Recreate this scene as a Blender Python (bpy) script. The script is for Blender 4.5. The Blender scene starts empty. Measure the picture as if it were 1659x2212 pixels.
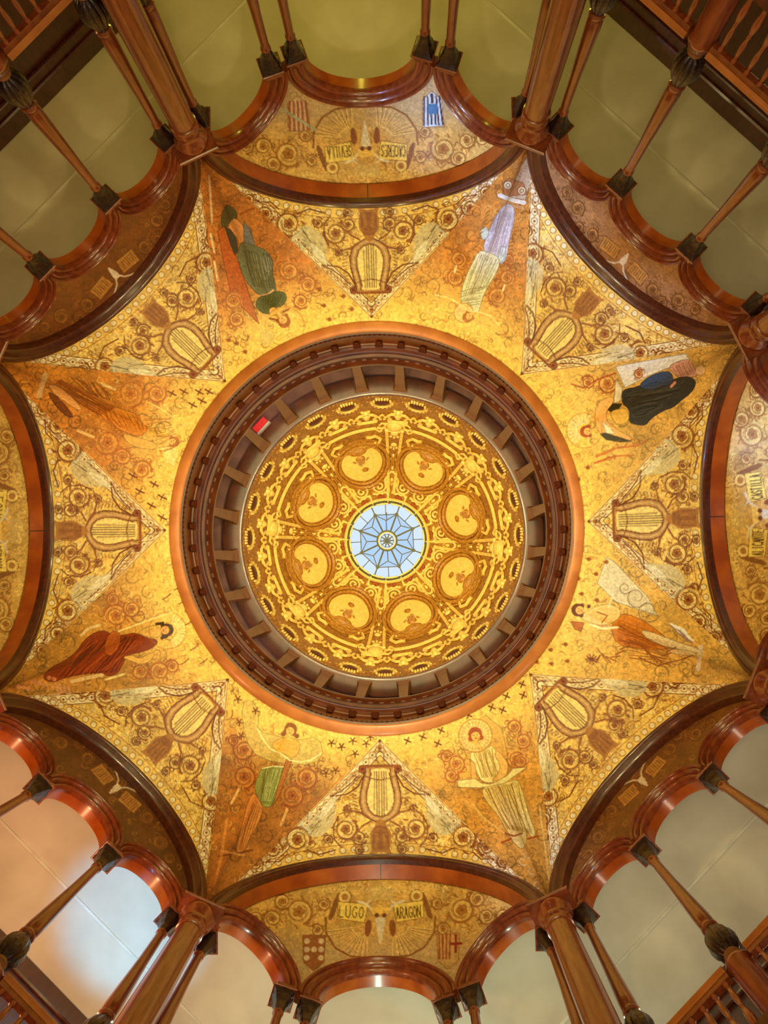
import bpy, math, random
import numpy as np
from math import pi, sin, cos, sqrt, atan2, tan
from mathutils import Vector, Matrix

random.seed(7); RS = np.random.RandomState(11)
col = bpy.context.scene.collection

# ------------------------------------------------------------------ materials
def lin(c):
    c = np.asarray(c, float) / 255.0
    return np.where(c <= 0.04045, c / 12.92, ((c + 0.055) / 1.055) ** 2.4)

def mat(name, rgb, rough=.5, rgb2=None, scale=6.0, bump=0.0, metal=0.0, spec=.5, coat=0.0, stretch=(1, 1, 1), emit=None):
    m = bpy.data.materials.new(name); m.use_nodes = True
    nt = m.node_tree; b = nt.nodes['Principled BSDF']
    b.inputs['Roughness'].default_value = rough
    b.inputs['Metallic'].default_value = metal
    b.inputs['Specular IOR Level'].default_value = spec
    b.inputs['Coat Weight'].default_value = coat
    b.inputs['Coat Roughness'].default_value = .15
    tc = nt.nodes.new('ShaderNodeTexCoord'); mp = nt.nodes.new('ShaderNodeMapping')
    mp.inputs['Scale'].default_value = stretch
    nt.links.new(tc.outputs['Object'], mp.inputs[0])
    nz = nt.nodes.new('ShaderNodeTexNoise'); nz.inputs['Scale'].default_value = scale
    nz.inputs['Detail'].default_value = 5
    nt.links.new(mp.outputs[0], nz.inputs[0])
    mx = nt.nodes.new('ShaderNodeMix'); mx.data_type = 'RGBA'
    a = lin(rgb); c = lin(rgb2 if rgb2 is not None else rgb)
    mx.inputs[6].default_value = (*a, 1); mx.inputs[7].default_value = (*c, 1)
    rp = nt.nodes.new('ShaderNodeMapRange'); rp.inputs[1].default_value = .35; rp.inputs[2].default_value = .65
    nt.links.new(nz.outputs['Fac'], rp.inputs[0]); nt.links.new(rp.outputs[0], mx.inputs[0])
    nt.links.new(mx.outputs[2], b.inputs['Base Color'])
    if bump:
        bp = nt.nodes.new('ShaderNodeBump'); bp.inputs['Strength'].default_value = bump
        bp.inputs['Distance'].default_value = .02
        nt.links.new(nz.outputs['Fac'], bp.inputs['Height']); nt.links.new(bp.outputs[0], b.inputs['Normal'])
    if emit:
        b.inputs['Emission Color'].default_value = (*lin(emit[0]), 1); b.inputs['Emission Strength'].default_value = emit[1]
    return m

def paint_mat(name, rough=.5, bump=.15, spec=.4):
    m = bpy.data.materials.new(name); m.use_nodes = True
    nt = m.node_tree; b = nt.nodes['Principled BSDF']
    b.inputs['Roughness'].default_value = rough; b.inputs['Specular IOR Level'].default_value = spec
    at = nt.nodes.new('ShaderNodeAttribute'); at.attribute_name = 'paint'
    tc = nt.nodes.new('ShaderNodeTexCoord')
    nz = nt.nodes.new('ShaderNodeTexNoise'); nz.inputs['Scale'].default_value = 22; nz.inputs['Detail'].default_value = 6
    nt.links.new(tc.outputs['Object'], nz.inputs[0])
    mr = nt.nodes.new('ShaderNodeMapRange'); mr.inputs[1].default_value = .3; mr.inputs[2].default_value = .7
    mr.inputs[3].default_value = .84; mr.inputs[4].default_value = 1.12
    nt.links.new(nz.outputs['Fac'], mr.inputs[0])
    mx = nt.nodes.new('ShaderNodeVectorMath'); mx.operation = 'SCALE'
    nt.links.new(at.outputs['Color'], mx.inputs[0]); nt.links.new(mr.outputs[0], mx.inputs['Scale'])
    nt.links.new(mx.outputs[0], b.inputs['Base Color'])
    bp = nt.nodes.new('ShaderNodeBump'); bp.inputs['Strength'].default_value = bump; bp.inputs['Distance'].default_value = .01
    nt.links.new(nz.outputs['Fac'], bp.inputs['Height']); nt.links.new(bp.outputs[0], b.inputs['Normal'])
    return m

M = dict(
    wood=mat('mahogany', (142, 68, 34), .3, (112, 48, 22), 3, .05, coat=.5, stretch=(6, 6, 1)),
    dark=mat('dark_mahogany', (90, 38, 18), .33, (62, 24, 10), 4, .05, coat=.4, stretch=(5, 5, 1)),
    soffit=mat('orange_mahogany', (184, 92, 28), .36, (156, 70, 20), 5, .04, coat=.3),
    shaft=mat('turned_mahogany', (152, 76, 40), .26, (122, 56, 28), 3, .04, coat=.6, stretch=(8, 8, 1)),
    carve=mat('carved_black_walnut', (46, 26, 22), .34, (22, 13, 12), 25, .5, coat=.3),
    ring=mat('honey_oak', (196, 122, 56), .42, (172, 100, 42), 4, .05, coat=.2),
    drum=mat('drum_oak', (110, 52, 22), .38, (78, 32, 14), 4, .08, coat=.3),
    post=mat('post_oak', (150, 98, 48), .45, (122, 78, 38), 5, .05, coat=.1),
    ceil=mat('gallery_plaster', (226, 214, 190), .7, (204, 190, 164), 1.1, .04),
    seam=mat('plaster_batten', (232, 224, 204), .6, (214, 204, 180), 4),
    mauve=mat('mauve_plaster', (164, 122, 112), .75, (134, 98, 90), 2.2, .04),
    shell=mat('old_gold_ground', (190, 138, 50), .48, (146, 94, 26), 16, .5),
    relief=mat('gilt_relief', (255, 230, 132), .42, (240, 204, 96), 20, .25),
    gilt2=mat('deep_gilt', (206, 150, 56), .45, (160, 104, 30), 26, .5),
    niche=mat('oxblood_enamel', (104, 38, 20), .5, (80, 28, 14), 9),
    rose=mat('rust_paint', (186, 100, 36), .6, (150, 74, 24), 30),
    bar=mat('olive_lead', (88, 92, 34), .5, (58, 62, 22), 20),
    brass=mat('hub_brass', (240, 222, 110), .35, (200, 176, 70), 12),
    floor=mat('marble_floor', (180, 150, 120), .4, (150, 120, 90), 2),
    red=mat('red_sign', (200, 40, 36), .5, (190, 36, 32), 4, emit=((220, 40, 36), .6)),
    white=mat('white_enamel', (236, 236, 240), .3, (220, 222, 230), 4),
    paint=paint_mat('painted_plaster'), paintshade=paint_mat('shade_painted_panel', .5, .2),
)
def glass(name, rgb, rough=.0):
    m = bpy.data.materials.new(name); m.use_nodes = True; nt = m.node_tree
    nt.nodes.remove(nt.nodes['Principled BSDF']); out = nt.nodes['Material Output']
    tr = nt.nodes.new('ShaderNodeBsdfTransparent'); tr.inputs[0].default_value = (*lin(rgb), 1)
    gl = nt.nodes.new('ShaderNodeBsdfGlossy'); gl.inputs['Roughness'].default_value = .05
    fr = nt.nodes.new('ShaderNodeLayerWeight'); fr.inputs[0].default_value = .1
    tc = nt.nodes.new('ShaderNodeTexCoord'); nz = nt.nodes.new('ShaderNodeTexNoise'); nz.inputs['Scale'].default_value = 9
    nt.links.new(tc.outputs['Object'], nz.inputs[0])
    bp = nt.nodes.new('ShaderNodeBump'); bp.inputs['Strength'].default_value = .1
    nt.links.new(nz.outputs['Fac'], bp.inputs['Height']); nt.links.new(bp.outputs[0], gl.inputs['Normal'])
    mx = nt.nodes.new('ShaderNodeMixShader')
    nt.links.new(fr.outputs['Fresnel'], mx.inputs[0]); nt.links.new(tr.outputs[0], mx.inputs[1]); nt.links.new(gl.outputs[0], mx.inputs[2])
    nt.links.new(mx.outputs[0], out.inputs[0]); return m
M['pane'] = glass('blue_glass', (212, 230, 252)); M['pane_clear'] = glass('clear_glass', (254, 254, 255))

# ------------------------------------------------------------------ object helpers
def tag(o, label=None, cat=None, group=None, kind=None):
    if label: o['label'] = label
    if cat: o['category'] = cat
    if group: o['group'] = group
    if kind: o['kind'] = kind
    return o
def empty(name, loc, rz=0.0, label=None, cat=None, group=None, kind=None):
    o = bpy.data.objects.new(name, None); o.empty_display_size = .1
    o.location = loc; o.rotation_euler = (0, 0, rz); col.objects.link(o)
    return tag(o, label, cat, group, kind)
def obj(name, V, F, m, parent=None, smooth=True, loc=(0, 0, 0), rz=0.0, mats=None, midx=None, flip=False):
    me = bpy.data.meshes.new(name)
    if flip: F = [tuple(reversed(f)) for f in F]
    me.from_pydata([tuple(v) for v in V], [], F); me.update()
    me.materials.append(M[m])
    if smooth:
        me.polygons.foreach_set('use_smooth', [True] * len(me.polygons))
        try: me.set_sharp_from_angle(angle=math.radians(38))
        except Exception: pass
    o = bpy.data.objects.new(name, me); o.location = loc; o.rotation_euler = (0, 0, rz); col.objects.link(o)
    if parent: o.parent = parent
    return o
def copy_tree(o, parent=None):
    c = o.copy(); col.objects.link(c)
    if parent: c.parent = parent
    for ch in list(o.children): copy_tree(ch, c)
    return c

class MB:
    def __init__(s): s.V = []; s.F = []
    def add(s, V, F):
        b = len(s.V); s.V += [tuple(v) for v in V]; s.F += [tuple(b + i for i in f) for f in F]; return s
    def box(s, x0, x1, y0, y1, z0, z1, bev=0.0):
        if bev:
            b = bev
            ring = lambda z, i: [(x0 + i, y0 + i, z), (x1 - i, y0 + i, z), (x1 - i, y1 - i, z), (x0 + i, y1 - i, z)]
            R = [ring(z0, b), ring(z0 + b, 0), ring(z1 - b, 0), ring(z1, b)]
            V = sum(R, []); F = [(3, 2, 1, 0), (12, 13, 14, 15)]
            for k in range(3):
                for j in range(4):
                    a = k * 4 + j; c = k * 4 + (j + 1) % 4; F.append((a, c, c + 4, a + 4))
            return s.add(V, F)
        V = [(x0, y0, z0), (x1, y0, z0), (x1, y1, z0), (x0, y1, z0), (x0, y0, z1), (x1, y0, z1), (x1, y1, z1), (x0, y1, z1)]
        return s.add(V, [(3, 2, 1, 0), (4, 5, 6, 7), (0, 1, 5, 4), (1, 2, 6, 5), (2, 3, 7, 6), (3, 0, 4, 7)])
    def lathe(s, prof, n=24, c=(0, 0), lobes=0, amp=0.0, closed=True, shift=0.0):
        V = []; F = []
        for (r, z) in prof:
            for k in range(n):
                a = 2 * pi * k / n; rr = r * (1 + amp * (abs(cos(lobes * a / 2)) - .5)) if lobes else r
                V.append((c[0] + rr * cos(a + shift), c[1] + rr * sin(a + shift), z))
        for i in range(len(prof) - 1):
            for k in range(n):
                k2 = (k + 1) % n; F.append((i * n + k, i * n + k2, (i + 1) * n + k2, (i + 1) * n + k))
        if closed:
            F.append(tuple(reversed(range(n)))); F.append(tuple((len(prof) - 1) * n + k for k in range(n)))
        return s.add(V, F)
    def sweep(s, prof, path, closed_prof=True):
        """prof: points (a,b); path: list of functions mapping (a,b)->xyz"""
        n = len(prof); V = [f(a, b) for f in path for (a, b) in prof]; F = []
        m = n if closed_prof else n - 1
        for i in range(len(path) - 1):
            for k in range(m):
                k2 = (k + 1) % n; F.append((i * n + k, i * n + k2, (i + 1) * n + k2, (i + 1) * n + k))
        if closed_prof:
            F.append(tuple(reversed(range(n)))); F.append(tuple((len(path) - 1) * n + k for k in range(n)))
        return s.add(V, F)
    def tube(s, pts, r, n=6, closed=False, taper=None):
        P = [Vector(p) for p in pts]; N = len(P); V = []; F = []; up = Vector((.13, .21, .97)).normalized(); nrm = None
        for i in range(N):
            a = P[(i - 1) % N] if (closed or i > 0) else P[i]; b = P[(i + 1) % N] if (closed or i < N - 1) else P[i]
            d = (b - a)
            if d.length < 1e-9: d = Vector((0, 0, 1))
            d.normalize()
            if nrm is None:
                nrm = d.cross(up)
                if nrm.length < .1: nrm = d.cross(Vector((1, 0, 0)))
            nrm = (nrm - d * nrm.dot(d)).normalized(); bn = d.cross(nrm)
            rr = r * (taper(i / max(1, N - 1)) if taper else 1)
            for k in range(n):
                t = 2 * pi * k / n; V.append(P[i] + nrm * (rr * cos(t)) + bn * (rr * sin(t)))
        for i in range(N if closed else N - 1):
            for k in range(n):
                k2 = (k + 1) % n; j = (i + 1) % N; F.append((i * n + k, i * n + k2, j * n + k2, j * n + k))
        if not closed: F.append(tuple(reversed(range(n)))); F.append(tuple((N - 1) * n + k for k in range(n)))
        return s.add(V, F)
    def blob(s, f, rx, ry, h, x0=0.0, y0=0.0, n=16, rings=4, rot=0.0):
        """dome shaped boss; f maps (x,y,height)->xyz"""
        V = []; F = []
        for i in range(rings):
            q = i / rings; rad = cos(q * pi / 2); hh = h * sin(q * pi / 2)
            for k in range(n):
                a = 2 * pi * k / n; x = rx * rad * cos(a); y = ry * rad * sin(a)
                V.append(f(x0 + x * cos(rot) - y * sin(rot), y0 + x * sin(rot) + y * cos(rot), hh))
        V.append(f(x0, y0, h)); t = len(V) - 1
        for i in range(rings - 1):
            for k in range(n): k2 = (k + 1) % n; F.append((i * n + k, i * n + k2, (i + 1) * n + k2, (i + 1) * n + k))
        for k in range(n): F.append(((rings - 1) * n + k, (rings - 1) * n + (k + 1) % n, t))
        return s.add(V, F)
    def xf(s, f): s.V = [tuple(f(*v)) for v in s.V]; return s
    def build(s, name, m, parent=None, **k): return obj(name, s.V, s.F, m, parent, **k)

# ------------------------------------------------------------------ the plan of the rotunda (metres, z = height above the eye)
ZI = 10.0                       # springing of the big arches
A, AW = 4.18, 1.865             # wide bays: distance and half width
D, DW = (4.18 + 1.865) / sqrt(2), (4.18 - 1.865) / sqrt(2)   # narrow bays
AH, DH = 1.90, 1.68             # rises
RR, RZ = 2.75, 12.35            # oculus ring
FLOOR = -1.6; GAL = 6.0; CZ = 11.0; WN = 6.55
BAYS = [('top', 0, -1), ('upper right', 1, -1), ('right', 1, 0), ('lower right', 1, 1),
        ('bottom', 0, 1), ('lower left', -1, 1), ('left', -1, 0), ('upper left', -1, -1)]
class Bay: pass
B = []
for i, (nm, x, y) in enumerate(BAYS):
    b = Bay(); b.i = i; b.name = nm; b.main = (i % 2 == 0)
    b.n = Vector((x, y, 0)).normalized(); b.t = Vector((b.n.y, -b.n.x, 0)); b.rot = atan2(b.t.y, b.t.x)
    b.A, b.w, b.h = (A, AW, AH) if b.main else (D, DW, DH)
    B.append(b)
def wp(b, t, n, z): v = b.t * t + b.n * n; return (v.x, v.y, z)

def zprof(theta, s):
    """height and radius of the vault along a ray, s=0 ring .. s=1 arch"""
    best = None; r1 = np.zeros_like(theta); z1 = np.zeros_like(theta); done = np.zeros(theta.shape, bool)
    for b in B:
        tn = atan2(b.n.y, b.n.x); d = (theta - tn + pi) % (2 * pi) - pi
        lim = math.atan(b.w / b.A) + 1e-6
        k = (np.abs(d) <= lim) & ~done
        t = b.A * np.tan(np.where(k, d, 0)); rr = b.A / np.cos(np.where(k, d, 0))
        zz = ZI + b.h * np.sqrt(np.clip(1 - (t / b.w) ** 2, 0, 1))
        r1 = np.where(k, rr, r1); z1 = np.where(k, zz, z1); done |= k
    r = RR + (r1 - RR) * s; z = RZ - (RZ - z1) * np.power(s, 1.7)
    return r, z
def vault(U, V):
    """cartoon plane (x/z, y/z) -> point on the vault"""
    th = np.arctan2(V, U); rho = np.hypot(U, V)
    lo = np.full(U.shape, -.12); hi = np.full(U.shape, 1.08)
    for _ in range(30):
        mid = (lo + hi) / 2
        r, z = zprof(th, np.clip(mid, 0, 1)); r = r + np.where(mid < 0, mid, 0) * 1.5 + np.where(mid > 1, mid - 1, 0) * 1.5
        g = r / z < rho; lo = np.where(g, mid, lo); hi = np.where(g, hi, mid)
    mid = (lo + hi) / 2
    r, z = zprof(th, np.clip(mid, 0, 1)); 
    return U * z, V * z, z

# ------------------------------------------------------------------ a small painter for the murals
class Canvas:
    def __init__(s, x0, y0, x1, y1, bg, sc=1.25):
        s.x0, s.y0, s.sc = x0, y0, sc; s.w = int((x1 - x0) * sc) + 2; s.h = int((y1 - y0) * sc) + 2
        s.c = np.empty((s.h, s.w, 3), np.float32); s.c[:] = np.array(bg, np.float32)
        s.outline = None
        s.X, s.Y = np.meshgrid(np.arange(s.w, dtype=np.float32) / sc + x0, np.arange(s.h, dtype=np.float32) / sc + y0)
    def win(s, xa, ya, xb, yb):
        i0 = max(0, int((xa - s.x0) * s.sc) - 2); i1 = min(s.w, int((xb - s.x0) * s.sc) + 3)
        j0 = max(0, int((ya - s.y0) * s.sc) - 2); j1 = min(s.h, int((yb - s.y0) * s.sc) + 3)
        return (slice(j0, max(j0, j1)), slice(i0, max(i0, i1)))
    def put(s, w, a, colr):
        a = a[..., None]; s.c[w] = s.c[w] * (1 - a) + np.array(colr, np.float32) * a
    def noise(s, amp, cell, seed=0):
        rs = np.random.RandomState(seed); gh, gw = int(s.h / cell) + 3, int(s.w / cell) + 3
        g = rs.rand(gh, gw).astype(np.float32)
        y = np.arange(s.h) / cell; x = np.arange(s.w) / cell; yi = y.astype(int); xi = x.astype(int); fy = (y - yi)[:, None]; fx = (x - xi)[None]
        n = (g[yi][:, xi] * (1 - fy) + g[yi + 1][:, xi] * fy) * (1 - fx) + (g[yi][:, xi + 1] * (1 - fy) + g[yi + 1][:, xi + 1] * fy) * fx
        s.c *= (1 + amp * (n - .5))[..., None]
    def poly(s, pts, colr, al=1.0, soft=.8, smooth=0):
        P = np.array(pts, float)
        for _ in range(smooth):
            Q = np.roll(P, -1, 0); P = np.stack([P * .75 + Q * .25, P * .25 + Q * .75], 1).reshape(-1, 2)
        w = s.win(P[:, 0].min(), P[:, 1].min(), P[:, 0].max(), P[:, 1].max()); X = s.X[w]; Y = s.Y[w]
        if X.size == 0: return
        ins = np.zeros(X.shape, bool); dm = np.full(X.shape, 1e9, np.float32)
        for (xa, ya), (xb, yb) in zip(P, np.roll(P, -1, 0)):
            c = ((ya > Y) != (yb > Y)) & (X < (xb - xa) * (Y - ya) / ((yb - ya) if yb != ya else 1e-9) + xa); ins ^= c
            dx, dy = xb - xa, yb - ya; L = dx * dx + dy * dy + 1e-9
            q = np.clip(((X - xa) * dx + (Y - ya) * dy) / L, 0, 1); dm = np.minimum(dm, np.hypot(X - xa - q * dx, Y - ya - q * dy))
        sd = np.where(ins, dm, -dm); s.put(w, np.clip(sd / soft + .5, 0, 1) * al, colr)
        if s.outline: s.put(w, np.clip(1.2 - np.abs(sd), 0, 1) * s.outline, tuple(v * .55 for v in colr)); s.put(w, np.clip(1.6 - np.abs(sd - 3.2), 0, 1) * .35 * s.outline, tuple(min(255, v * 1.15) for v in colr))
    def line(s, pts, wd, colr, al=1.0, taper=False):
        P = np.array(pts, float); w = s.win(P[:, 0].min() - wd, P[:, 1].min() - wd, P[:, 0].max() + wd, P[:, 1].max() + wd)
        X = s.X[w]; Y = s.Y[w]
        if X.size == 0: return
        m = np.zeros(X.shape, np.float32); n = len(P) - 1
        for i in range(n):
            (xa, ya), (xb, yb) = P[i], P[i + 1]; dx, dy = xb - xa, yb - ya; L = dx * dx + dy * dy + 1e-9
            q = np.clip(((X - xa) * dx + (Y - ya) * dy) / L, 0, 1); d = np.hypot(X - xa - q * dx, Y - ya - q * dy)
            ww = wd * (1 - .75 * i / n) if taper else wd
            m = np.maximum(m, np.clip((ww / 2 - d) * s.sc + .5, 0, 1) * min(1, ww * s.sc))
        s.put(w, m * al, colr)
    def disk(s, x, y, r, colr, al=1.0, ry=None):
        ry = ry or r; w = s.win(x - r, y - ry, x + r, y + ry)
        d = (1 - np.hypot((s.X[w] - x) / r, (s.Y[w] - y) / ry)) * min(r, ry); s.put(w, np.clip(d * s.sc + .5, 0, 1) * al, colr)
    def ring(s, x, y, r, wd, colr, al=1.0):
        w = s.win(x - r - wd, y - r - wd, x + r + wd, y + r + wd)
        d = wd / 2 - np.abs(np.hypot(s.X[w] - x, s.Y[w] - y) - r); s.put(w, np.clip(d * s.sc + .5, 0, 1) * al, colr)
    def spiral(s, x, y, r, a0, turns, wd, colr, al=1.0, flip=1):
        n = max(10, int(abs(turns) * 18)); q = np.linspace(0, 1, n)
        a = a0 + flip * turns * 2 * pi * q; rr = r * (1 - q) ** .8
        s.line(np.stack([x + rr * np.cos(a), y + rr * np.sin(a)], 1), wd, colr, al, True)
    def sample(s, x, y):
        fx = np.clip((x - s.x0) * s.sc, 0, s.w - 1.001); fy = np.clip((y - s.y0) * s.sc, 0, s.h - 1.001)
        xi = fx.astype(int); yi = fy.astype(int); a = (fx - xi)[..., None]; b = (fy - yi)[..., None]; c = s.c
        return (c[yi, xi] * (1 - a) + c[yi, xi + 1] * a) * (1 - b) + (c[yi + 1, xi] * (1 - a) + c[yi + 1, xi + 1] * a) * b

LETTERS = {'A': [[(0, 0), (.5, 1), (1, 0)], [(.2, .38), (.8, .38)]], 'C': [[(1, .85), (.6, 1), (.2, .85), (0, .5), (.2, .15), (.6, 0), (1, .15)]],
 'E': [[(1, 1), (0, 1), (0, 0), (1, 0)], [(0, .5), (.8, .5)]], 'G': [[(1, .85), (.6, 1), (.15, .85), (0, .5), (.15, .12), (.6, 0), (1, .15), (1, .45), (.6, .45)]],
 'I': [[(.5, 0), (.5, 1)]], 'L': [[(0, 1), (0, 0), (1, 0)]], 'N': [[(0, 0), (0, 1), (1, 0), (1, 1)]],
 'O': [[(.5, 0), (.1, .2), (0, .5), (.1, .8), (.5, 1), (.9, .8), (1, .5), (.9, .2), (.5, 0)]],
 'R': [[(0, 0), (0, 1), (.8, .95), (1, .75), (.8, .55), (0, .5)], [(.4, .5), (1, 0)]],
 'S': [[(1, .85), (.5, 1), (.05, .8), (.2, .58), (.85, .42), (1, .2), (.5, 0), (0, .15)]], 'T': [[(0, 1), (1, 1)], [(.5, 1), (.5, 0)]],
 'U': [[(0, 1), (0, .2), (.4, 0), (.7, 0), (1, .2), (1, 1)]], 'V': [[(0, 1), (.5, 0), (1, 1)]]}
def text(cv, word, x, y, w, h, dx, dy, colr, wd=2.0, al=.9):
    """word along direction (dx,dy) (unit), up = (dy,-dx) rotated"""
    n = len(word); st = w / n; lw = st * .66; ux, uy = dy, -dx
    for i, ch in enumerate(word):
        for pl in LETTERS[ch]:
            cv.line([(x + dx * (i * st + a * lw) + ux * b_ * h, y + dy * (i * st + a * lw) + uy * b_ * h) for a, b_ in pl], wd, colr, al)

GOLD = (246, 210, 112); GOLD2 = (250, 224, 140); BR = (138, 82, 22); BR2 = (186, 126, 48); CREAM = (250, 238, 196); GREY = (206, 196, 158)
def filigree(cv, reg, n, rmin, rmax, cols, wd=1.6, seed=1, al=.7):
    rs = random.Random(seed); k = 0; tries = 0
    while k < n and tries < n * 20:
        tries += 1; x = rs.uniform(cv.x0, cv.x0 + cv.w / cv.sc); y = rs.uniform(cv.y0, cv.y0 + cv.h / cv.sc)
        if not reg(x, y): continue
        k += 1; r = rs.uniform(rmin, rmax); c = rs.choice(cols)
        cv.spiral(x, y, r, rs.uniform(0, 6.3), rs.uniform(.5, 1.4), wd * rs.uniform(.7, 1.3), c, al * rs.uniform(.6, 1), rs.choice((-1, 1)))
def rosette(cv, x, y, r, c1=BR, c2=BR2, light=GOLD2, flip=1, seed=0):
    """coiling acanthus scroll with a blossom at its heart"""
    rs = random.Random(seed + int(x * 7 + y * 13)); a0 = rs.uniform(0, 6.28); fl = rs.choice((-1, 1))
    cv.disk(x, y, r * .98, light, .45)
    q = np.linspace(0, 1, 34); a = a0 + fl * q * 2 * pi * 1.35; rr = r * (1.06 - .52 * q)
    P = np.stack([x + rr * np.cos(a), y + rr * np.sin(a)], 1); cv.line(P, r * .16 + 1.2, c2, .8, True); cv.line(P, 1.5, c1, .85)
    P2 = np.stack([x + (rr + r * .12) * np.cos(a), y + (rr + r * .12) * np.sin(a)], 1); cv.line(P2, 1.1, c1, .6)
    for k in range(9):                                        # leaf lobes along the stem
        b = a0 + fl * k * .8; w = r * rs.uniform(.10, .2); R = r * (1.02 + .04 * k % .1)
        cv.line([(x + R * cos(b), y + R * sin(b)), (x + R * 1.22 * cos(b + .18 * fl), y + R * 1.22 * sin(b + .18 * fl))], w, c2, .75, True)
        cv.line([(x + R * cos(b), y + R * sin(b)), (x + R * 1.22 * cos(b + .22 * fl), y + R * 1.22 * sin(b + .22 * fl))], 1.2, c1, .6)
    for k in range(5):
        b = k * 2 * pi / 5 + a0; d = r * .27; pr = r * rs.uniform(.15, .22)
        cv.disk(x + d * cos(b), y + d * sin(b), pr, c2, .9); cv.ring(x + d * cos(b), y + d * sin(b), pr, 1.1, c1, .75)
    cv.disk(x + rs.uniform(-1, 1), y + rs.uniform(-1, 1), r * .13, c1, .85)
    for k in range(3):
        b = rs.uniform(0, 6.28); cv.spiral(x + r * 1.15 * cos(b), y + r * 1.15 * sin(b), r * .42, b + 1.5, .8, 2.2, c1, .7, fl)
def acanthus(cv, x, y, L, a, c1, c2, wd=5):
    """curled leaf"""
    q = np.linspace(0, 1, 14); ang = a + 1.5 * q * q
    px = x + L * np.cumsum(np.cos(ang)) / 14; py = y + L * np.sin(ang).cumsum() / 14
    cv.line(np.stack([px, py], 1), wd, c2, .85, True); cv.line(np.stack([px, py], 1), 1.4, c1, .8)

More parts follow.
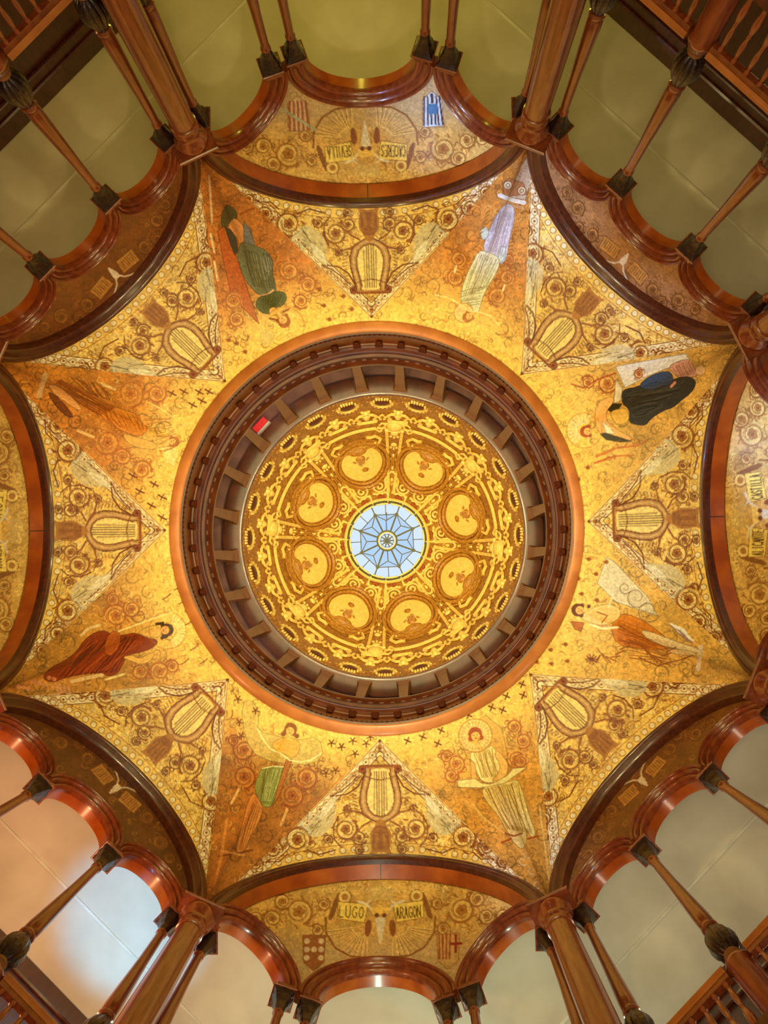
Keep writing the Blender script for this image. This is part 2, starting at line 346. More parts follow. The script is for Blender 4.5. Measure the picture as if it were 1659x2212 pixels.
def lyre_canvas(b):
    """painted lyre compartment; u across, v outward, springing towards large v"""
    W = 400 if b.main else 350
    cv = Canvas(-W, 430, W, 860, GOLD, 1.25); cv.noise(.16, 34, b.i + 3); cv.noise(.10, 9, b.i + 30)
    ax = 455.; tipu, tipv = 2000 * b.w / ZI, 2000 * b.A / ZI
    def arcv(u):
        t = u / tipu; th = min(1, abs(t)); 
        return None
    # arch edge in the cartoon plane
    T = np.linspace(-1, 1, 121); ts = b.w * np.sin(T * pi / 2); zs = ZI + b.h * np.sqrt(np.clip(1 - (ts / b.w) ** 2, 0, 1))
    au, av = 2000 * ts / zs, 2000 * b.A / zs
    edge = lambda u: ax + abs(u) * (tipv - ax) / tipu
    arch = lambda u: np.interp(u, au, av)
    ok = lambda u, v: abs(u) < tipu and edge(u) + 24 < v < arch(u) - 24
    filigree(cv, ok, 420, 4, 11, [BR, BR2, BR2, CREAM, GOLD2], 2.0, b.i + 5, .6)
    filigree(cv, ok, 500, 2, 4, [BR, CREAM, BR2], 1.6, b.i + 55, .6)
    for k in range(-16, 17):
        pass
    # slanted borders with rosettes
    L = math.hypot(tipu, tipv - ax); dx, dy = tipu / L, (tipv - ax) / L
    for sg in (-1, 1):
        P = lambda d, o: (sg * (dx * d - dy * o * -1 * -1), ax + dy * d + dx * o)
        bd = [P(0, 0), P(L, 0), P(L, 24), P(26, 24)]
        cv.poly(bd, CREAM, .8)
        cv.line([P(26, 24), P(L, 24)], 1.6, BR, .8); cv.line([P(0, 2), P(L, 2)], 2.2, BR2, .7)
        d = 16
        while d < L:
            x, y = P(d, 12.5); cv.ring(x, y, 7.0, 1.6, BR2, .9); cv.disk(x, y, 2.6, BR, .8); x2, y2 = P(d + 10, 12.5); cv.disk(x2, y2, 1.8, BR2, .7); d += 20
    # border along the arch
    s = 0
    for k in range(120):
        u, v = au[k], av[k]; s += math.hypot(au[k + 1] - u, av[k + 1] - v)
        if s > 17:
            s = 0; cv.disk(u * .985, v - 15, 7.2, CREAM, .7); cv.ring(u * .985, v - 15, 6.6, 1.7, BR2, .9)
    cv.line(np.stack([au * .97, av - 27], 1), 1.6, BR2, .8)
    # finial
    cv.disk(0, 459, 4, BR, .9); cv.line([(0, 459), (0, 480)], 1.8, BR)
    for sg in (-1, 1):
        cv.line([(0, 480), (sg * 9, 488), (sg * 8, 500), (sg * 3, 504)], 2, BR); cv.line([(0, 470), (sg * 8, 474), (sg * 14, 484)], 2, BR2)
        cv.disk(sg * 11, 496, 3.2, CREAM, .9); cv.ring(sg * 11, 496, 3.4, 1.2, BR)
    # the lyre
    outer = [(37, 516), (34, 530), (38, 548), (43, 570), (44, 592), (38, 612), (24, 624), (8, 632)]
    inner = [(22, 518), (20, 530), (24, 548), (29, 568), (29, 590), (24, 606), (14, 616), (0, 620)]
    cv.poly([(x, y) for x, y in outer] + [(-x, y) for x, y in outer[::-1]], (204, 160, 90), 1, smooth=1)
    cv.poly([(x, y) for x, y in inner] + [(-x, y) for x, y in inner[::-1]], GOLD2, 1, smooth=1)
    for sg in (-1, 1):
        o = [(sg * x, y) for x, y in outer]; n = [(sg * x, y) for x, y in inner]; m = [(sg * (x + x2) / 2, (y + y2) / 2) for (x, y), (x2, y2) in zip(outer, inner)]
        cv.line(o, 2.8, (140, 84, 26)); cv.line(n, 2.8, (150, 92, 30)); cv.line(m, 4.2, (226, 190, 124), .9)
        cv.disk(sg * 38, 519, 8, (176, 116, 44)); cv.ring(sg * 38, 519, 8, 1.8, BR); cv.disk(sg * 38, 519, 3.4, (140, 70, 24))
        for k in range(11):
            y = 536 + k * 7.6; x = 46 + 5 * sin(k / 10 * pi); cv.line([(sg * x, y), (sg * (x + 9), y - 3)], 1.8, BR, .85)
        cv.line([(sg * 32, 526), (sg * 48, 556), (sg * 72, 572), (sg * 104, 576)], 3.0, BR, .95)
        cv.line([(sg * 44, 530), (sg * 66, 552), (sg * 86, 566), (sg * 106, 575)], 2.2, BR, .9)
        for k in range(7): q = k / 6; cv.ring(sg * (50 + 50 * q), 528 + 42 * q - 3, 4.2, 1.4, BR2, .9)
        # leaves springing at the lyre head
        cv.line([(sg * 26, 622), (sg * 44, 610), (sg * 66, 606), (sg * 88, 614)], 4.5, (168, 104, 38), .9, True)
        cv.line([(sg * 22, 630), (sg * 40, 640), (sg * 50, 654), (sg * 46, 668)], 4, (168, 104, 38), .9, True)
        for (x, y, r) in ((46, 664, 15), (46, 690, 9), (74, 646, 23), (112, 668, 10), (70, 604, 8)):
            rosette(cv, sg * x, y, r, seed=b.i)
        if b.main: big = ((176, 668, 26), (226, 690, 18), (262, 722, 13))
        else: big = ((160, 668, 23), (200, 694, 15), (232, 724, 10))
        for (x, y, r) in big: rosette(cv, sg * x, y, r, seed=b.i)
        cv.line([(sg * 96, 690), (sg * 130, 700), (sg * 156, 690)], 3, BR, .8); cv.line([(sg * 196, 700), (sg * 214, 716), (sg * 240, 716)], 2.4, BR, .8)
        cv.line([(sg * 90, 618), (sg * 100, 640), (sg * 98, 668), (sg * 84, 684)], 2.6, BR, .9)
        # swan
        body = [(104, 640), (122, 660), (146, 664), (160, 650), (152, 630), (134, 612), (116, 590), (98, 572), (92, 580), (98, 604), (96, 622)]
        cv.poly([(sg * x, y) for x, y in body], (222, 204, 152), .85, smooth=1)
        sw = random.Random(b.i)
        for k in range(46):
            qx, qy = sw.uniform(98, 152), sw.uniform(584, 656)
            if qy < 560 + (qx - 92) * 1.0 or qy > 610 + (qx - 92): continue
            cv.line([(sg * qx, qy), (sg * (qx - 5), qy - 6)], 1.3, (150, 122, 70), .8)
        for k in range(10):
            q = k / 9; cv.line([(sg * (100 + 46 * q), 580 + 70 * q), (sg * (112 + 40 * q), 590 + 62 * q + 12)], 1.2, (140, 124, 80), .7)
            cv.line([(sg * (96 + 26 * q), 576 + 22 * q), (sg * (102 + 26 * q), 600 + 26 * q)], 2.2, CREAM, .8)
        neck = [(150, 652), (166, 640), (172, 622), (160, 608), (150, 612), (152, 622)]
        cv.line([(sg * x, y) for x, y in neck], 6.5, (222, 210, 168)); cv.line([(sg * (x + 3), y) for x, y in neck], 1.3, BR, .8)
    # strings
    for k in range(6):
        x = -13 + k * 5.2
        for j in range(24):
            y = 524 + j * 4.0
            if 604 < y and abs(x) > 10: continue
            cv.line([(x, y), (x, y + 2.2)], 1.9, (120, 76, 24), .85)
    cv.line([(-37, 513), (37, 513)], 5, (176, 112, 44)); cv.line([(-37, 510.5), (37, 510.5)], 1.3, BR)
    cv.line([(-34, 533), (-14, 540), (0, 542), (14, 540), (34, 533)], 2, BR)
    # mask above
    cv.poly([(-8, 626), (-12, 640), (-22, 652), (-23, 672), (-19, 690), (-26, 702), (0, 694), (26, 702), (19, 690), (23, 672), (22, 652), (12, 640), (8, 626)], (196, 140, 60), .95, smooth=1)
    for k in range(16): x = -18 + 2.4 * k; cv.line([(x * .6, 640), (x, 660), (x * .9, 690)], 1.2, BR, .55)
    cv.noise(.14, 3.2, b.i + 90); cv.noise(.10, 1.7, b.i + 91)
    g = np.array(GOLD, np.float32); cv.c = np.clip(g * .97 + (cv.c - g) * 1.3, 8, 255)
    return cv

# ------------------------------------------------------------------ camera constants
R0 = Vector((0.99950638, 0.01979281, 0.02439758)); R1 = Vector((-0.021191, 0.99806544, 0.05844924)); R2 = Vector((-0.02319351, -0.05893739, 0.99799221))
CAM = Vector((0.4026, 0.5461, 0.0)); FPX = 2000.0
def cartoon(X, Y, Z):
    """coordinates in which the eight figure cartoons are drawn"""
    x, y, z = X - CAM.x, Y - CAM.y, Z
    d = R2.x * x + R2.y * y + R2.z * z
    return 829.5 + FPX * (R0.x * x + R0.y * y + R0.z * z) / d, 1106 + FPX * (R1.x * x + R1.y * y + R1.z * z) / d

def grid_obj(name, X, Y, Z, colr, m, origin, label, cat, group, keep=None, parent=None, flip=False):
    H, W = X.shape; V = np.stack([X - origin[0], Y - origin[1], Z - origin[2]], -1).reshape(-1, 3).astype(np.float32)
    idx = np.arange(H * W).reshape(H, W)
    F = np.stack([idx[:-1, :-1], idx[:-1, 1:], idx[1:, 1:], idx[1:, :-1]], -1).reshape(-1, 4)
    if keep is not None: F = F[keep.reshape(-1)]
    if flip: F = F[:, ::-1]
    me = bpy.data.meshes.new(name); me.vertices.add(len(V)); me.vertices.foreach_set('co', V.ravel())
    me.loops.add(F.size); me.loops.foreach_set('vertex_index', F.ravel().astype(np.int32))
    me.polygons.add(len(F)); me.polygons.foreach_set('loop_start', np.arange(0, F.size, 4, dtype=np.int32))
    try: me.polygons.foreach_set('loop_total', np.full(len(F), 4, np.int32))
    except Exception: pass
    me.polygons.foreach_set('use_smooth', np.ones(len(F), bool))
    me.update(calc_edges=True)
    at = me.color_attributes.new('paint', 'FLOAT_COLOR', 'POINT')
    c = np.ones((H * W, 4), np.float32); c[:, :3] = lin(np.clip(colr, 0, 255).reshape(-1, 3)); at.data.foreach_set('color', c.ravel())
    me.materials.append(M[m]); o = bpy.data.objects.new(name, me); o.location = origin; col.objects.link(o)
    if parent: o.parent = parent
    if label: tag(o, label, cat, group)
    return o

PEN = .2275; RIN = .2215; DET = 1.0
# ------------------------------------------------------------------ eight lyre compartments
for b in B:
    cv = lyre_canvas(b)
    nw, nh = int(500 * DET), int(150 * DET)
    tau = np.linspace(-1, 1, nw)[None, :]; sg = np.linspace(0, 1, nh)[:, None]
    ts = b.w * np.sin(tau * pi / 2); zs = ZI + b.h * np.sqrt(np.clip(1 - (ts / b.w) ** 2, 0, 1))
    bu, bv = ts / zs, b.A / zs
    f = np.abs(np.sin(tau * pi / 2)); s_ = np.sign(tau)
    tu = s_ * f * b.w / ZI; tv = PEN + f * (b.A / ZI - PEN)
    U = tu + (bu - tu) * sg; Vv = tv + (bv - tv) * sg
    colr = cv.sample(U * 2000, Vv * 2000)
    gx = b.t.x * U + b.n.x * Vv; gy = b.t.y * U + b.n.y * Vv
    X, Y, Z = vault(gx, gy)
    c = wp(b, 0, 3.6, 12.0)
    where = {0: 'above the top arch', 1: 'above the upper right arch', 2: 'above the right-hand arch', 3: 'above the lower right arch', 4: 'above the bottom arch',
             5: 'above the lower left arch', 6: 'above the left-hand arch', 7: 'above the upper left arch'}[b.i]
    grid_obj('lyre_mural', X, Y, Z, colr, 'paint', c, 'pale gold painted triangle with a lyre and two swans, ' + where, 'mural', 'lyre murals of the vault')

# ------------------------------------------------------------------ eight figure compartments
OR = (212, 146, 60); ORD = (166, 88, 28); ORL = (238, 190, 104)
def motif(cv, kind, pts, c=(120, 66, 22)):
    for (x, y) in pts:
        if kind == 'star':
            for k in range(5): a = k * 2 * pi / 5 + .3; cv.line([(x, y), (x + 8 * cos(a), y + 8 * sin(a))], 2.6, c, .95)
        elif kind == 'cross':
            cv.line([(x - 7, y - 3), (x + 7, y + 3)], 3, c, .95); cv.line([(x + 3, y - 7), (x - 3, y + 7)], 3, c, .95)
        elif kind == 'bud':
            cv.disk(x, y, 4.6, (168, 100, 34), .95); cv.line([(x, y), (x - 7, y - 1)], 1.8, c, .8)
        elif kind == 'bird':
            cv.line([(x - 8, y - 5), (x, y), (x + 9, y + 4)], 3.2, c, .95); cv.line([(x, y), (x + 4, y - 6)], 2.4, c, .9); cv.line([(x, y), (x - 3, y + 6)], 2.4, c, .9)
def folds(cv, p0, p1, q0, q1, n, c, wd=1.6, al=.7, wob=4, seed=0):
    rs = random.Random(seed)
    for k in range(n):
        t = (k + .5) / n + rs.uniform(-.03, .03); a = (p0[0] + (p1[0] - p0[0]) * t, p0[1] + (p1[1] - p0[1]) * t); e = (q0[0] + (q1[0] - q0[0]) * t, q0[1] + (q1[1] - q0[1]) * t)
        m = ((a[0] + e[0]) / 2 + rs.uniform(-wob, wob), (a[1] + e[1]) / 2 + rs.uniform(-wob, wob)); cv.line([a, m, e], wd * rs.uniform(.6, 1.4), c, al)
def head(cv, x, y, r, ang, hair, face=(246, 192, 108), halo=None):
    """ang: direction of the crown of the head"""
    if halo:
        cv.disk(x, y, halo, (226, 196, 112), .75); cv.ring(x, y, halo, 2, BR2, .8); cv.ring(x, y, halo * .8, 1.2, BR2, .6)
        for k in range(26): a = k * 2 * pi / 26; cv.line([(x + halo * .55 * cos(a), y + halo * .55 * sin(a)), (x + halo * .95 * cos(a), y + halo * .95 * sin(a))], 1.5, CREAM, .7)
    cx, cy = cos(ang), sin(ang)
    cv.disk(x + cx * r * .3, y + cy * r * .3, r * 1.25, hair, .95)
    cv.disk(x - cy * r * .95 - cx * r * .5, y + cx * r * .95 - cy * r * .5, r * .45, hair, .9); cv.disk(x + cy * r * .95 - cx * r * .5, y - cx * r * .95 - cy * r * .5, r * .45, hair, .9)
    cv.disk(x - cx * r * .12, y - cy * r * .12, r * .85, face)
    cv.ring(x - cx * r * .12, y - cy * r * .12, r * .85, 1.4, (150, 84, 34), .8); cv.line([(x - cx * r * .9, y - cy * r * .9), (x - cx * r * 1.6, y - cy * r * 1.6)], r * .6, face, .9)
    for sg in (-1, 1): cv.disk(x + cx * r * .1 - cy * sg * r * .32, y + cy * r * .1 + cx * sg * r * .32, max(1, r * .1), (110, 50, 20), .9)
    cv.line([(x - cx * r * .48 - cy * r * .18, y - cy * r * .48 + cx * r * .18), (x - cx * r * .48 + cy * r * .18, y - cy * r * .48 - cx * r * .18)], 1.5, (160, 60, 30), .9)
    cv.line([(x, y), (x - cx * r * .25, y - cy * r * .25)], 1.1, (190, 120, 60), .8)

def fig0(cv):   # green robe, upper left of the top arch
    cv.poly([(470, 500), (484, 486), (505, 540), (540, 640), (560, 700), (500, 640), (482, 560)], (190, 100, 44), .8)
    for p in ((625, 585, 20), (665, 615, 18), (650, 650, 16), (505, 650, 18), (512, 690, 16)): rosette(cv, *p, (160, 84, 30), (200, 130, 54), ORL)
    for p in ((458, 420), (470, 395), (500, 430), (488, 470)): cv.spiral(p[0], p[1], 12, 1, 1, 2.4, ORD, .8)
    cv.line([(452, 380), (458, 480)], 4.5, (232, 210, 170), .8); cv.line([(455, 505), (463, 545)], 5, (240, 220, 170), .8); cv.line([(463, 565), (470, 605)], 5, (240, 220, 170), .8)
    cv.line([(462, 470), (490, 462)], 4, ORD, .8); cv.line([(520, 462), (548, 450)], 5, ORD, .8)
    cv.poly([(487, 440), (500, 446), (512, 458), (512, 474), (497, 488), (480, 492), (476, 476)], (104, 92, 52), 1, smooth=1)
    cv.poly([(503, 471), (513, 474), (527, 490), (530, 518), (517, 530), (512, 512), (500, 500), (491, 490)], (232, 162, 96), 1, smooth=1)
    cv.poly([(486, 490), (498, 496), (510, 514), (514, 540), (508, 552), (498, 528)], (86, 78, 60), 1)
    cv.poly([(527, 478), (538, 492), (546, 512), (550, 532), (530, 534), (526, 510)], (132, 126, 122), 1)
    cv.poly([(522, 522), (548, 530), (574, 540), (586, 556), (591, 572), (587, 592), (593, 603), (595, 620), (597, 630), (585, 636), (560, 638), (545, 624), (530, 606), (520, 580), (512, 556), (516, 536)], (126, 122, 90), 1, smooth=1)
    cv.poly([(568, 545), (588, 560), (590, 585), (575, 592), (566, 570)], (150, 146, 128), .7, smooth=1)
    folds(cv, (522, 540), (580, 548), (545, 618), (592, 622), 14, (92, 84, 52), 1.7, .75, 5, 1); folds(cv, (530, 545), (585, 560), (550, 610), (586, 600), 8, (168, 162, 128), 1.4, .6, 5, 2)
    cv.line([(562, 640), (578, 636), (590, 627)], 4, (222, 176, 140))
    cv.poly([(560, 640), (578, 638), (600, 628), (616, 632), (620, 645), (612, 660), (596, 664), (586, 678), (570, 678), (556, 668), (551, 655)], (104, 100, 50), 1, smooth=1)
    folds(cv, (565, 645), (612, 638), (568, 670), (600, 660), 7, (76, 70, 30), 1.4, .7, 3, 3)
    cv.disk(590, 672, 8, (240, 186, 100)); head(cv, 612, 692, 11, 1.0, (168, 96, 34), halo=None); cv.ring(615, 705, 42, 1.6, BR2, .7)
    cv.line([(612, 674), (624, 668)], 4, (150, 84, 30)); cv.line([(582, 688), (600, 692)], 4, (150, 84, 30)); cv.disk(575, 730, 16, (222, 196, 120), .8)
    motif(cv, 'bud', [(690, 625), (700, 660), (742, 640), (760, 668), (712, 690), (770, 640), (495, 735), (512, 742), (530, 760)], (130, 74, 24))
def fig1(cv):   # pale robe, upper right of the top arch
    cv.poly([(1150, 318), (1125, 360), (1095, 425), (1135, 432), (1150, 380)], (206, 190, 176), .75)
    for k in range(18): x = 1150 - k * 2.8; cv.spiral(x, 330 + k * 5, 6, k, 1, 1.5, (176, 134, 110), .7)
    cv.poly([(1085, 395), (1100, 385), (1130, 395), (1140, 420), (1090, 425)], (176, 118, 72), .8)
    for x, y in ((1097, 400), (1127, 412)): cv.disk(x, y, 9, (226, 214, 180)); cv.ring(x, y, 9, 2, (170, 112, 66)); cv.ring(x, y, 4, 1.4, BR)
    cv.line([(1079, 422), (1105, 432), (1132, 438)], 9, (230, 222, 210)); cv.line([(1085, 436), (1130, 450)], 7, (206, 160, 110), .8)
    for p in ((990, 560, 17), (985, 600, 18), (1095, 600, 16), (1075, 640, 20), (1100, 560, 12)): rosette(cv, *p, (164, 90, 34), (204, 136, 60), ORL)
    cv.poly([(1083, 447), (1100, 438), (1113, 452), (1110, 480), (1100, 520), (1094, 560), (1082, 572), (1060, 560), (1042, 540), (1052, 505), (1066, 478)], (208, 198, 206), 1, smooth=1)
    cv.poly([(1037, 495), (1050, 488), (1058, 505), (1046, 520), (1038, 512)], (200, 206, 190), 1, smooth=1); cv.poly([(1084, 530), (1094, 535), (1090, 562), (1076, 568), (1076, 550)], (206, 214, 206), 1, smooth=1)
    folds(cv, (1080, 455), (1112, 460), (1052, 540), (1090, 555), 9, (170, 150, 160), 1.6, .7, 4, 5); folds(cv, (1062, 470), (1082, 455), (1056, 500), (1072, 500), 7, (150, 132, 120), 1.3, .7, 2, 6)
    cv.poly([(1034, 541), (1052, 543), (1080, 556), (1077, 580), (1063, 606), (1052, 622), (1040, 650), (1034, 676), (1018, 672), (1000, 664), (994, 640), (1003, 604), (1018, 572)], (226, 222, 186), 1, smooth=1)
    folds(cv, (1036, 548), (1078, 562), (1000, 640), (1050, 622), 16, (160, 148, 110), 1.6, .75, 6, 7); folds(cv, (1036, 548), (1078, 562), (1004, 630), (1050, 615), 8, (248, 244, 220), 1.6, .7, 6, 8)
    folds(cv, (996, 628), (1000, 664), (1042, 618), (1036, 660), 7, (150, 136, 96), 1.5, .7, 3, 9)
    cv.disk(1002, 676, 21, (238, 206, 140), .95); cv.ring(1002, 676, 21, 1.8, BR2, .8); head(cv, 1012, 684, 9, 2.4, (190, 124, 54))
    cv.line([(940, 638), (965, 642), (990, 655), (1012, 672), (1035, 674), (1058, 682), (1078, 702)], 2.8, (252, 224, 150))
    cv.line([(982, 588), (986, 574)], 4, CREAM, .9); cv.line([(1086, 628), (1090, 616)], 4, CREAM, .9)
    for k in range(9): cv.line([(1058 - k * 3, 455 + k * 9), (1050 - k * 3, 462 + k * 9)], 2.4, (160, 110, 50), .8); cv.line([(1118 - k * 2, 490 + k * 8), (1110 - k * 2, 492 + k * 8)], 2.4, (160, 100, 50), .8)
def fig2(cv):   # dark navy robe
    cv.poly([(1330, 792), (1480, 764), (1490, 776), (1400, 812), (1350, 838)], (226, 224, 226), .85)
    for p in ((1312, 828, 20), (1270, 826, 14), (1380, 808, 10)): rosette(cv, *p, (150, 80, 30), (200, 120, 50), ORL)
    cv.line([(1235, 830), (1262, 838), (1290, 820), (1330, 806)], 4, (176, 92, 36), .8)
    cv.poly([(1442, 792), (1470, 778), (1492, 776), (1500, 798), (1512, 812), (1470, 818), (1456, 808)], (206, 156, 136), 1, smooth=1); folds(cv, (1450, 794), (1492, 780), (1460, 812), (1505, 808), 6, (170, 110, 90), 2, .8, 2, 1)
    cv.disk(1513, 800, 11, (232, 196, 154), .9); cv.ring(1513, 800, 11, 1.6, BR2, .8)
    cv.poly([(1343, 848), (1352, 840), (1375, 836), (1400, 824), (1430, 814), (1448, 822), (1480, 812), (1500, 818), (1504, 830), (1492, 850), (1470, 866), (1455, 880), (1430, 888), (1405, 905), (1395, 919), (1376, 918), (1358, 912), (1361, 892), (1355, 880), (1344, 872)], (66, 62, 52), 1, smooth=1)
    cv.poly([(1378, 834), (1402, 812), (1442, 800), (1455, 812), (1450, 830), (1425, 836), (1400, 842)], (70, 88, 124), 1, smooth=1); folds(cv, (1385, 836), (1448, 812), (1440, 835), (1450, 815), 5, (44, 52, 78), 1.6, .8, 3, 3)
    folds(cv, (1352, 850), (1368, 906), (1480, 820), (1420, 890), 12, (96, 90, 76), 2.0, .7, 6, 4); folds(cv, (1352, 856), (1370, 900), (1470, 840), (1410, 885), 8, (40, 36, 30), 1.8, .7, 6, 5)
    cv.line([(1450, 835), (1458, 826)], 6, (222, 160, 130))
    cv.poly([(1288, 872), (1318, 855), (1328, 862), (1318, 880), (1308, 892), (1312, 915), (1345, 935), (1366, 945), (1362, 954), (1320, 938), (1300, 944), (1284, 912)], (244, 184, 110), 1, smooth=1)
    cv.poly([(1330, 820), (1345, 838), (1340, 866), (1326, 872), (1328, 845)], (222, 206, 176), .95); cv.poly([(1313, 885), (1324, 872), (1343, 872), (1336, 884), (1318, 889)], (70, 60, 28), 1)
    cv.poly([(1318, 888), (1342, 882), (1356, 884), (1360, 910), (1335, 920), (1322, 905)], (232, 186, 90), .9, smooth=1); cv.poly([(1300, 910), (1320, 925), (1328, 938), (1310, 936)], (240, 232, 206), .95)
    cv.poly([(1296, 938), (1306, 935), (1336, 944), (1364, 953), (1340, 955), (1310, 950)], (72, 64, 32), 1)
    for k in range(12): a = 2.2 + k * .26; cv.line([(1262 + 16 * cos(a), 930 + 16 * sin(a)), (1262 + 36 * cos(a), 930 + 34 * sin(a))], 4, (234, 218, 170), .9)
    cv.ring(1262, 930, 38, 1.6, BR2, .7); head(cv, 1268, 932, 10, pi * .95, (176, 78, 26))
    for p in ((1340, 950, 14), (1370, 945, 10)): cv.spiral(p[0], p[1] + 6, p[2], 0, 1, 2.2, (186, 96, 34), .8)
    cv.line([(1290, 985), (1330, 968), (1380, 962), (1396, 950)], 6, (204, 120, 50), .8, True); cv.line([(1285, 1000), (1330, 985), (1370, 984)], 5, (196, 104, 40), .8, True)
    motif(cv, 'bud', [(1235, 1000), (1250, 1035), (1270, 1010), (1240, 790)])
def fig3(cv):   # brown wings, orange drapery
    cv.poly([(1310, 1205), (1325, 1212), (1400, 1290), (1420, 1330), (1330, 1300), (1290, 1260)], (226, 220, 196), .75)
    for p in ((1375, 1290, 24), (1350, 1270, 14), (1400, 1320, 26)): cv.spiral(p[0], p[1], p[2], .5, 1.6, 2.4, (140, 116, 80), .8); cv.spiral(p[0], p[1], p[2] * .7, 2.5, 1.2, 2, (214, 196, 150), .8)
    cv.poly([(1330, 1330), (1355, 1325), (1392, 1342), (1420, 1362), (1462, 1396), (1430, 1404), (1380, 1402), (1332, 1392), (1320, 1360)], (214, 136, 46), 1, smooth=1)
    folds(cv, (1335, 1335), (1335, 1385), (1440, 1390), (1400, 1400), 11, (160, 88, 26), 1.8, .75, 6, 2)
    cv.poly([(1383, 1360), (1410, 1366), (1440, 1378), (1480, 1392), (1512, 1402), (1510, 1412), (1470, 1404), (1420, 1392), (1395, 1378)], (244, 216, 168), 1, smooth=1); cv.poly([(1440, 1400), (1480, 1404), (1505, 1410), (1500, 1418), (1450, 1412)], (240, 206, 150), 1, smooth=1)
    folds(cv, (1445, 1345), (1480, 1360), (1480, 1375), (1500, 1385), 8, (250, 250, 250), 3, .9, 3, 4); folds(cv, (1445, 1350), (1478, 1366), (1482, 1384), (1500, 1392), 6, (150, 120, 120), 1.4, .8, 3, 5)
    cv.line([(1514, 1397), (1508, 1446)], 9, (232, 210, 184)); cv.line([(1296, 1416), (1288, 1430), (1270, 1420)], 3, (120, 60, 20))
    cv.poly([(1258, 1326), (1290, 1308), (1318, 1304), (1342, 1316), (1338, 1336), (1310, 1352), (1280, 1348), (1256, 1338)], (246, 204, 126), 1, smooth=1); cv.line([(1290, 1322), (1312, 1330), (1300, 1345)], 2.4, (160, 90, 34), .9)
    cv.line([(1275, 1349), (1300, 1358), (1335, 1355)], 5, (250, 236, 176)); cv.line([(1326, 1265), (1322, 1290), (1315, 1312)], 3, (240, 226, 190))
    head(cv, 1251, 1318, 11, pi + .1, (110, 56, 28)); cv.disk(1272, 1310, 4, (110, 56, 28)); cv.poly([(1233, 1342), (1262, 1345), (1255, 1365), (1240, 1358)], (186, 104, 44), .9)
    for k in range(16): q = k / 15; cv.line([(1290 + 150 * q, 1400 + 20 * sin(q * 9)), (1310 + 150 * q, 1410 + 22 * sin(q * 9 + 1))], 3.2, (150, 88, 34), .7)
    folds(cv, (1350, 1370), (1360, 1425), (1440, 1400), (1450, 1440), 12, (156, 94, 40), 1.8, .65, 8, 8); cv.line([(1380, 1420), (1420, 1438), (1470, 1425), (1495, 1416)], 2.6, (150, 90, 50), .9)
    motif(cv, 'bud', [(1272, 1208), (1310, 1214), (1288, 1240), (1257, 1283), (1290, 1297), (1190, 1404), (1222, 1392), (1192, 1434), (1226, 1428), (1250, 1250), (1160, 1430), (1210, 1330)])
    for k in range(10): a = k * .63; cv.line([(1278, 1424), (1278 + 13 * cos(a), 1424 + 10 * sin(a))], 2.2, (120, 56, 20), .9)
def fig4(cv):   # woman with halo
    for p in ((985, 1650, 18), (965, 1635, 13), (975, 1675, 15), (1115, 1640, 20), (1130, 1600, 16), (1110, 1570, 15), (1125, 1645, 14)): rosette(cv, *p, (160, 88, 34), (200, 128, 52), ORL)
    cv.poly([(1005, 1570), (1050, 1545), (1085, 1575), (1098, 1640), (1010, 1640), (995, 1600)], (220, 170, 84), .6)
    cv.poly([(1043, 1702), (1062, 1694), (1095, 1690), (1118, 1682), (1128, 1705), (1136, 1735), (1146, 1770), (1158, 1800), (1150, 1812), (1136, 1790), (1138, 1820), (1128, 1836), (1112, 1824), (1098, 1800), (1078, 1764), (1054, 1736), (1042, 1716)], (222, 196, 118), 1, smooth=1)
    folds(cv, (1048, 1705), (1120, 1690), (1096, 1790), (1150, 1800), 20, (152, 110, 40), 1.8, .8, 6, 3); folds(cv, (1050, 1705), (1120, 1692), (1094, 1780), (1146, 1790), 12, (246, 228, 160), 1.6, .7, 6, 4)
    cv.poly([(1012, 1630), (1030, 1618), (1050, 1608), (1066, 1612), (1078, 1640), (1094, 1652), (1097, 1664), (1085, 1684), (1060, 1692), (1040, 1688), (1028, 1664)], (244, 224, 154), 1, smooth=1)
    folds(cv, (1022, 1630), (1066, 1616), (1040, 1680), (1080, 1676), 12, (176, 140, 70), 1.6, .8, 5, 5)
    cv.poly([(1072, 1618), (1090, 1636), (1099, 1655), (1092, 1680), (1070, 1692), (1062, 1686), (1078, 1670), (1080, 1650), (1068, 1632)], (242, 190, 108), 1, smooth=1); cv.poly([(1016, 1640), (1026, 1650), (1030, 1680), (1018, 1684)], (238, 182, 100), 1)
    cv.poly([(988, 1686), (1026, 1682), (1040, 1692), (1060, 1694), (1095, 1676), (1108, 1660), (1138, 1658), (1112, 1676), (1090, 1692), (1040, 1702), (990, 1700)], (240, 220, 150), 1)
    cv.poly([(1024, 1606), (1050, 1600), (1064, 1610), (1040, 1622), (1020, 1628)], (246, 196, 112), 1, smooth=1)
    head(cv, 1027, 1589, 12, -pi / 2 - .15, (170, 76, 26), halo=36)
    cv.line([(1020, 1735), (1042, 1765), (1070, 1785), (1090, 1800)], 5, (226, 190, 110), .8, True); cv.line([(1092, 1800), (1110, 1806), (1128, 1800)], 3.4, (150, 80, 30)); cv.line([(1084, 1820), (1104, 1812)], 4, (170, 84, 30)); cv.line([(1140, 1812), (1164, 1806)], 4, (170, 84, 30))
    cv.line([(1165, 1740), (1180, 1850), (1186, 1900)], 4, (236, 196, 120), .7)
    motif(cv, 'cross', [(1094, 1504), (1062, 1528), (1086, 1534), (1130, 1502), (1128, 1478), (913, 1592), (953, 1578), (946, 1606), (880, 1600), (1012, 1545)])
    for p in ((1150, 1880), (1130, 1860), (1160, 1910), (1140, 1845)): cv.spiral(p[0], p[1], 10, 1, 1, 2, (240, 220, 180), .7)
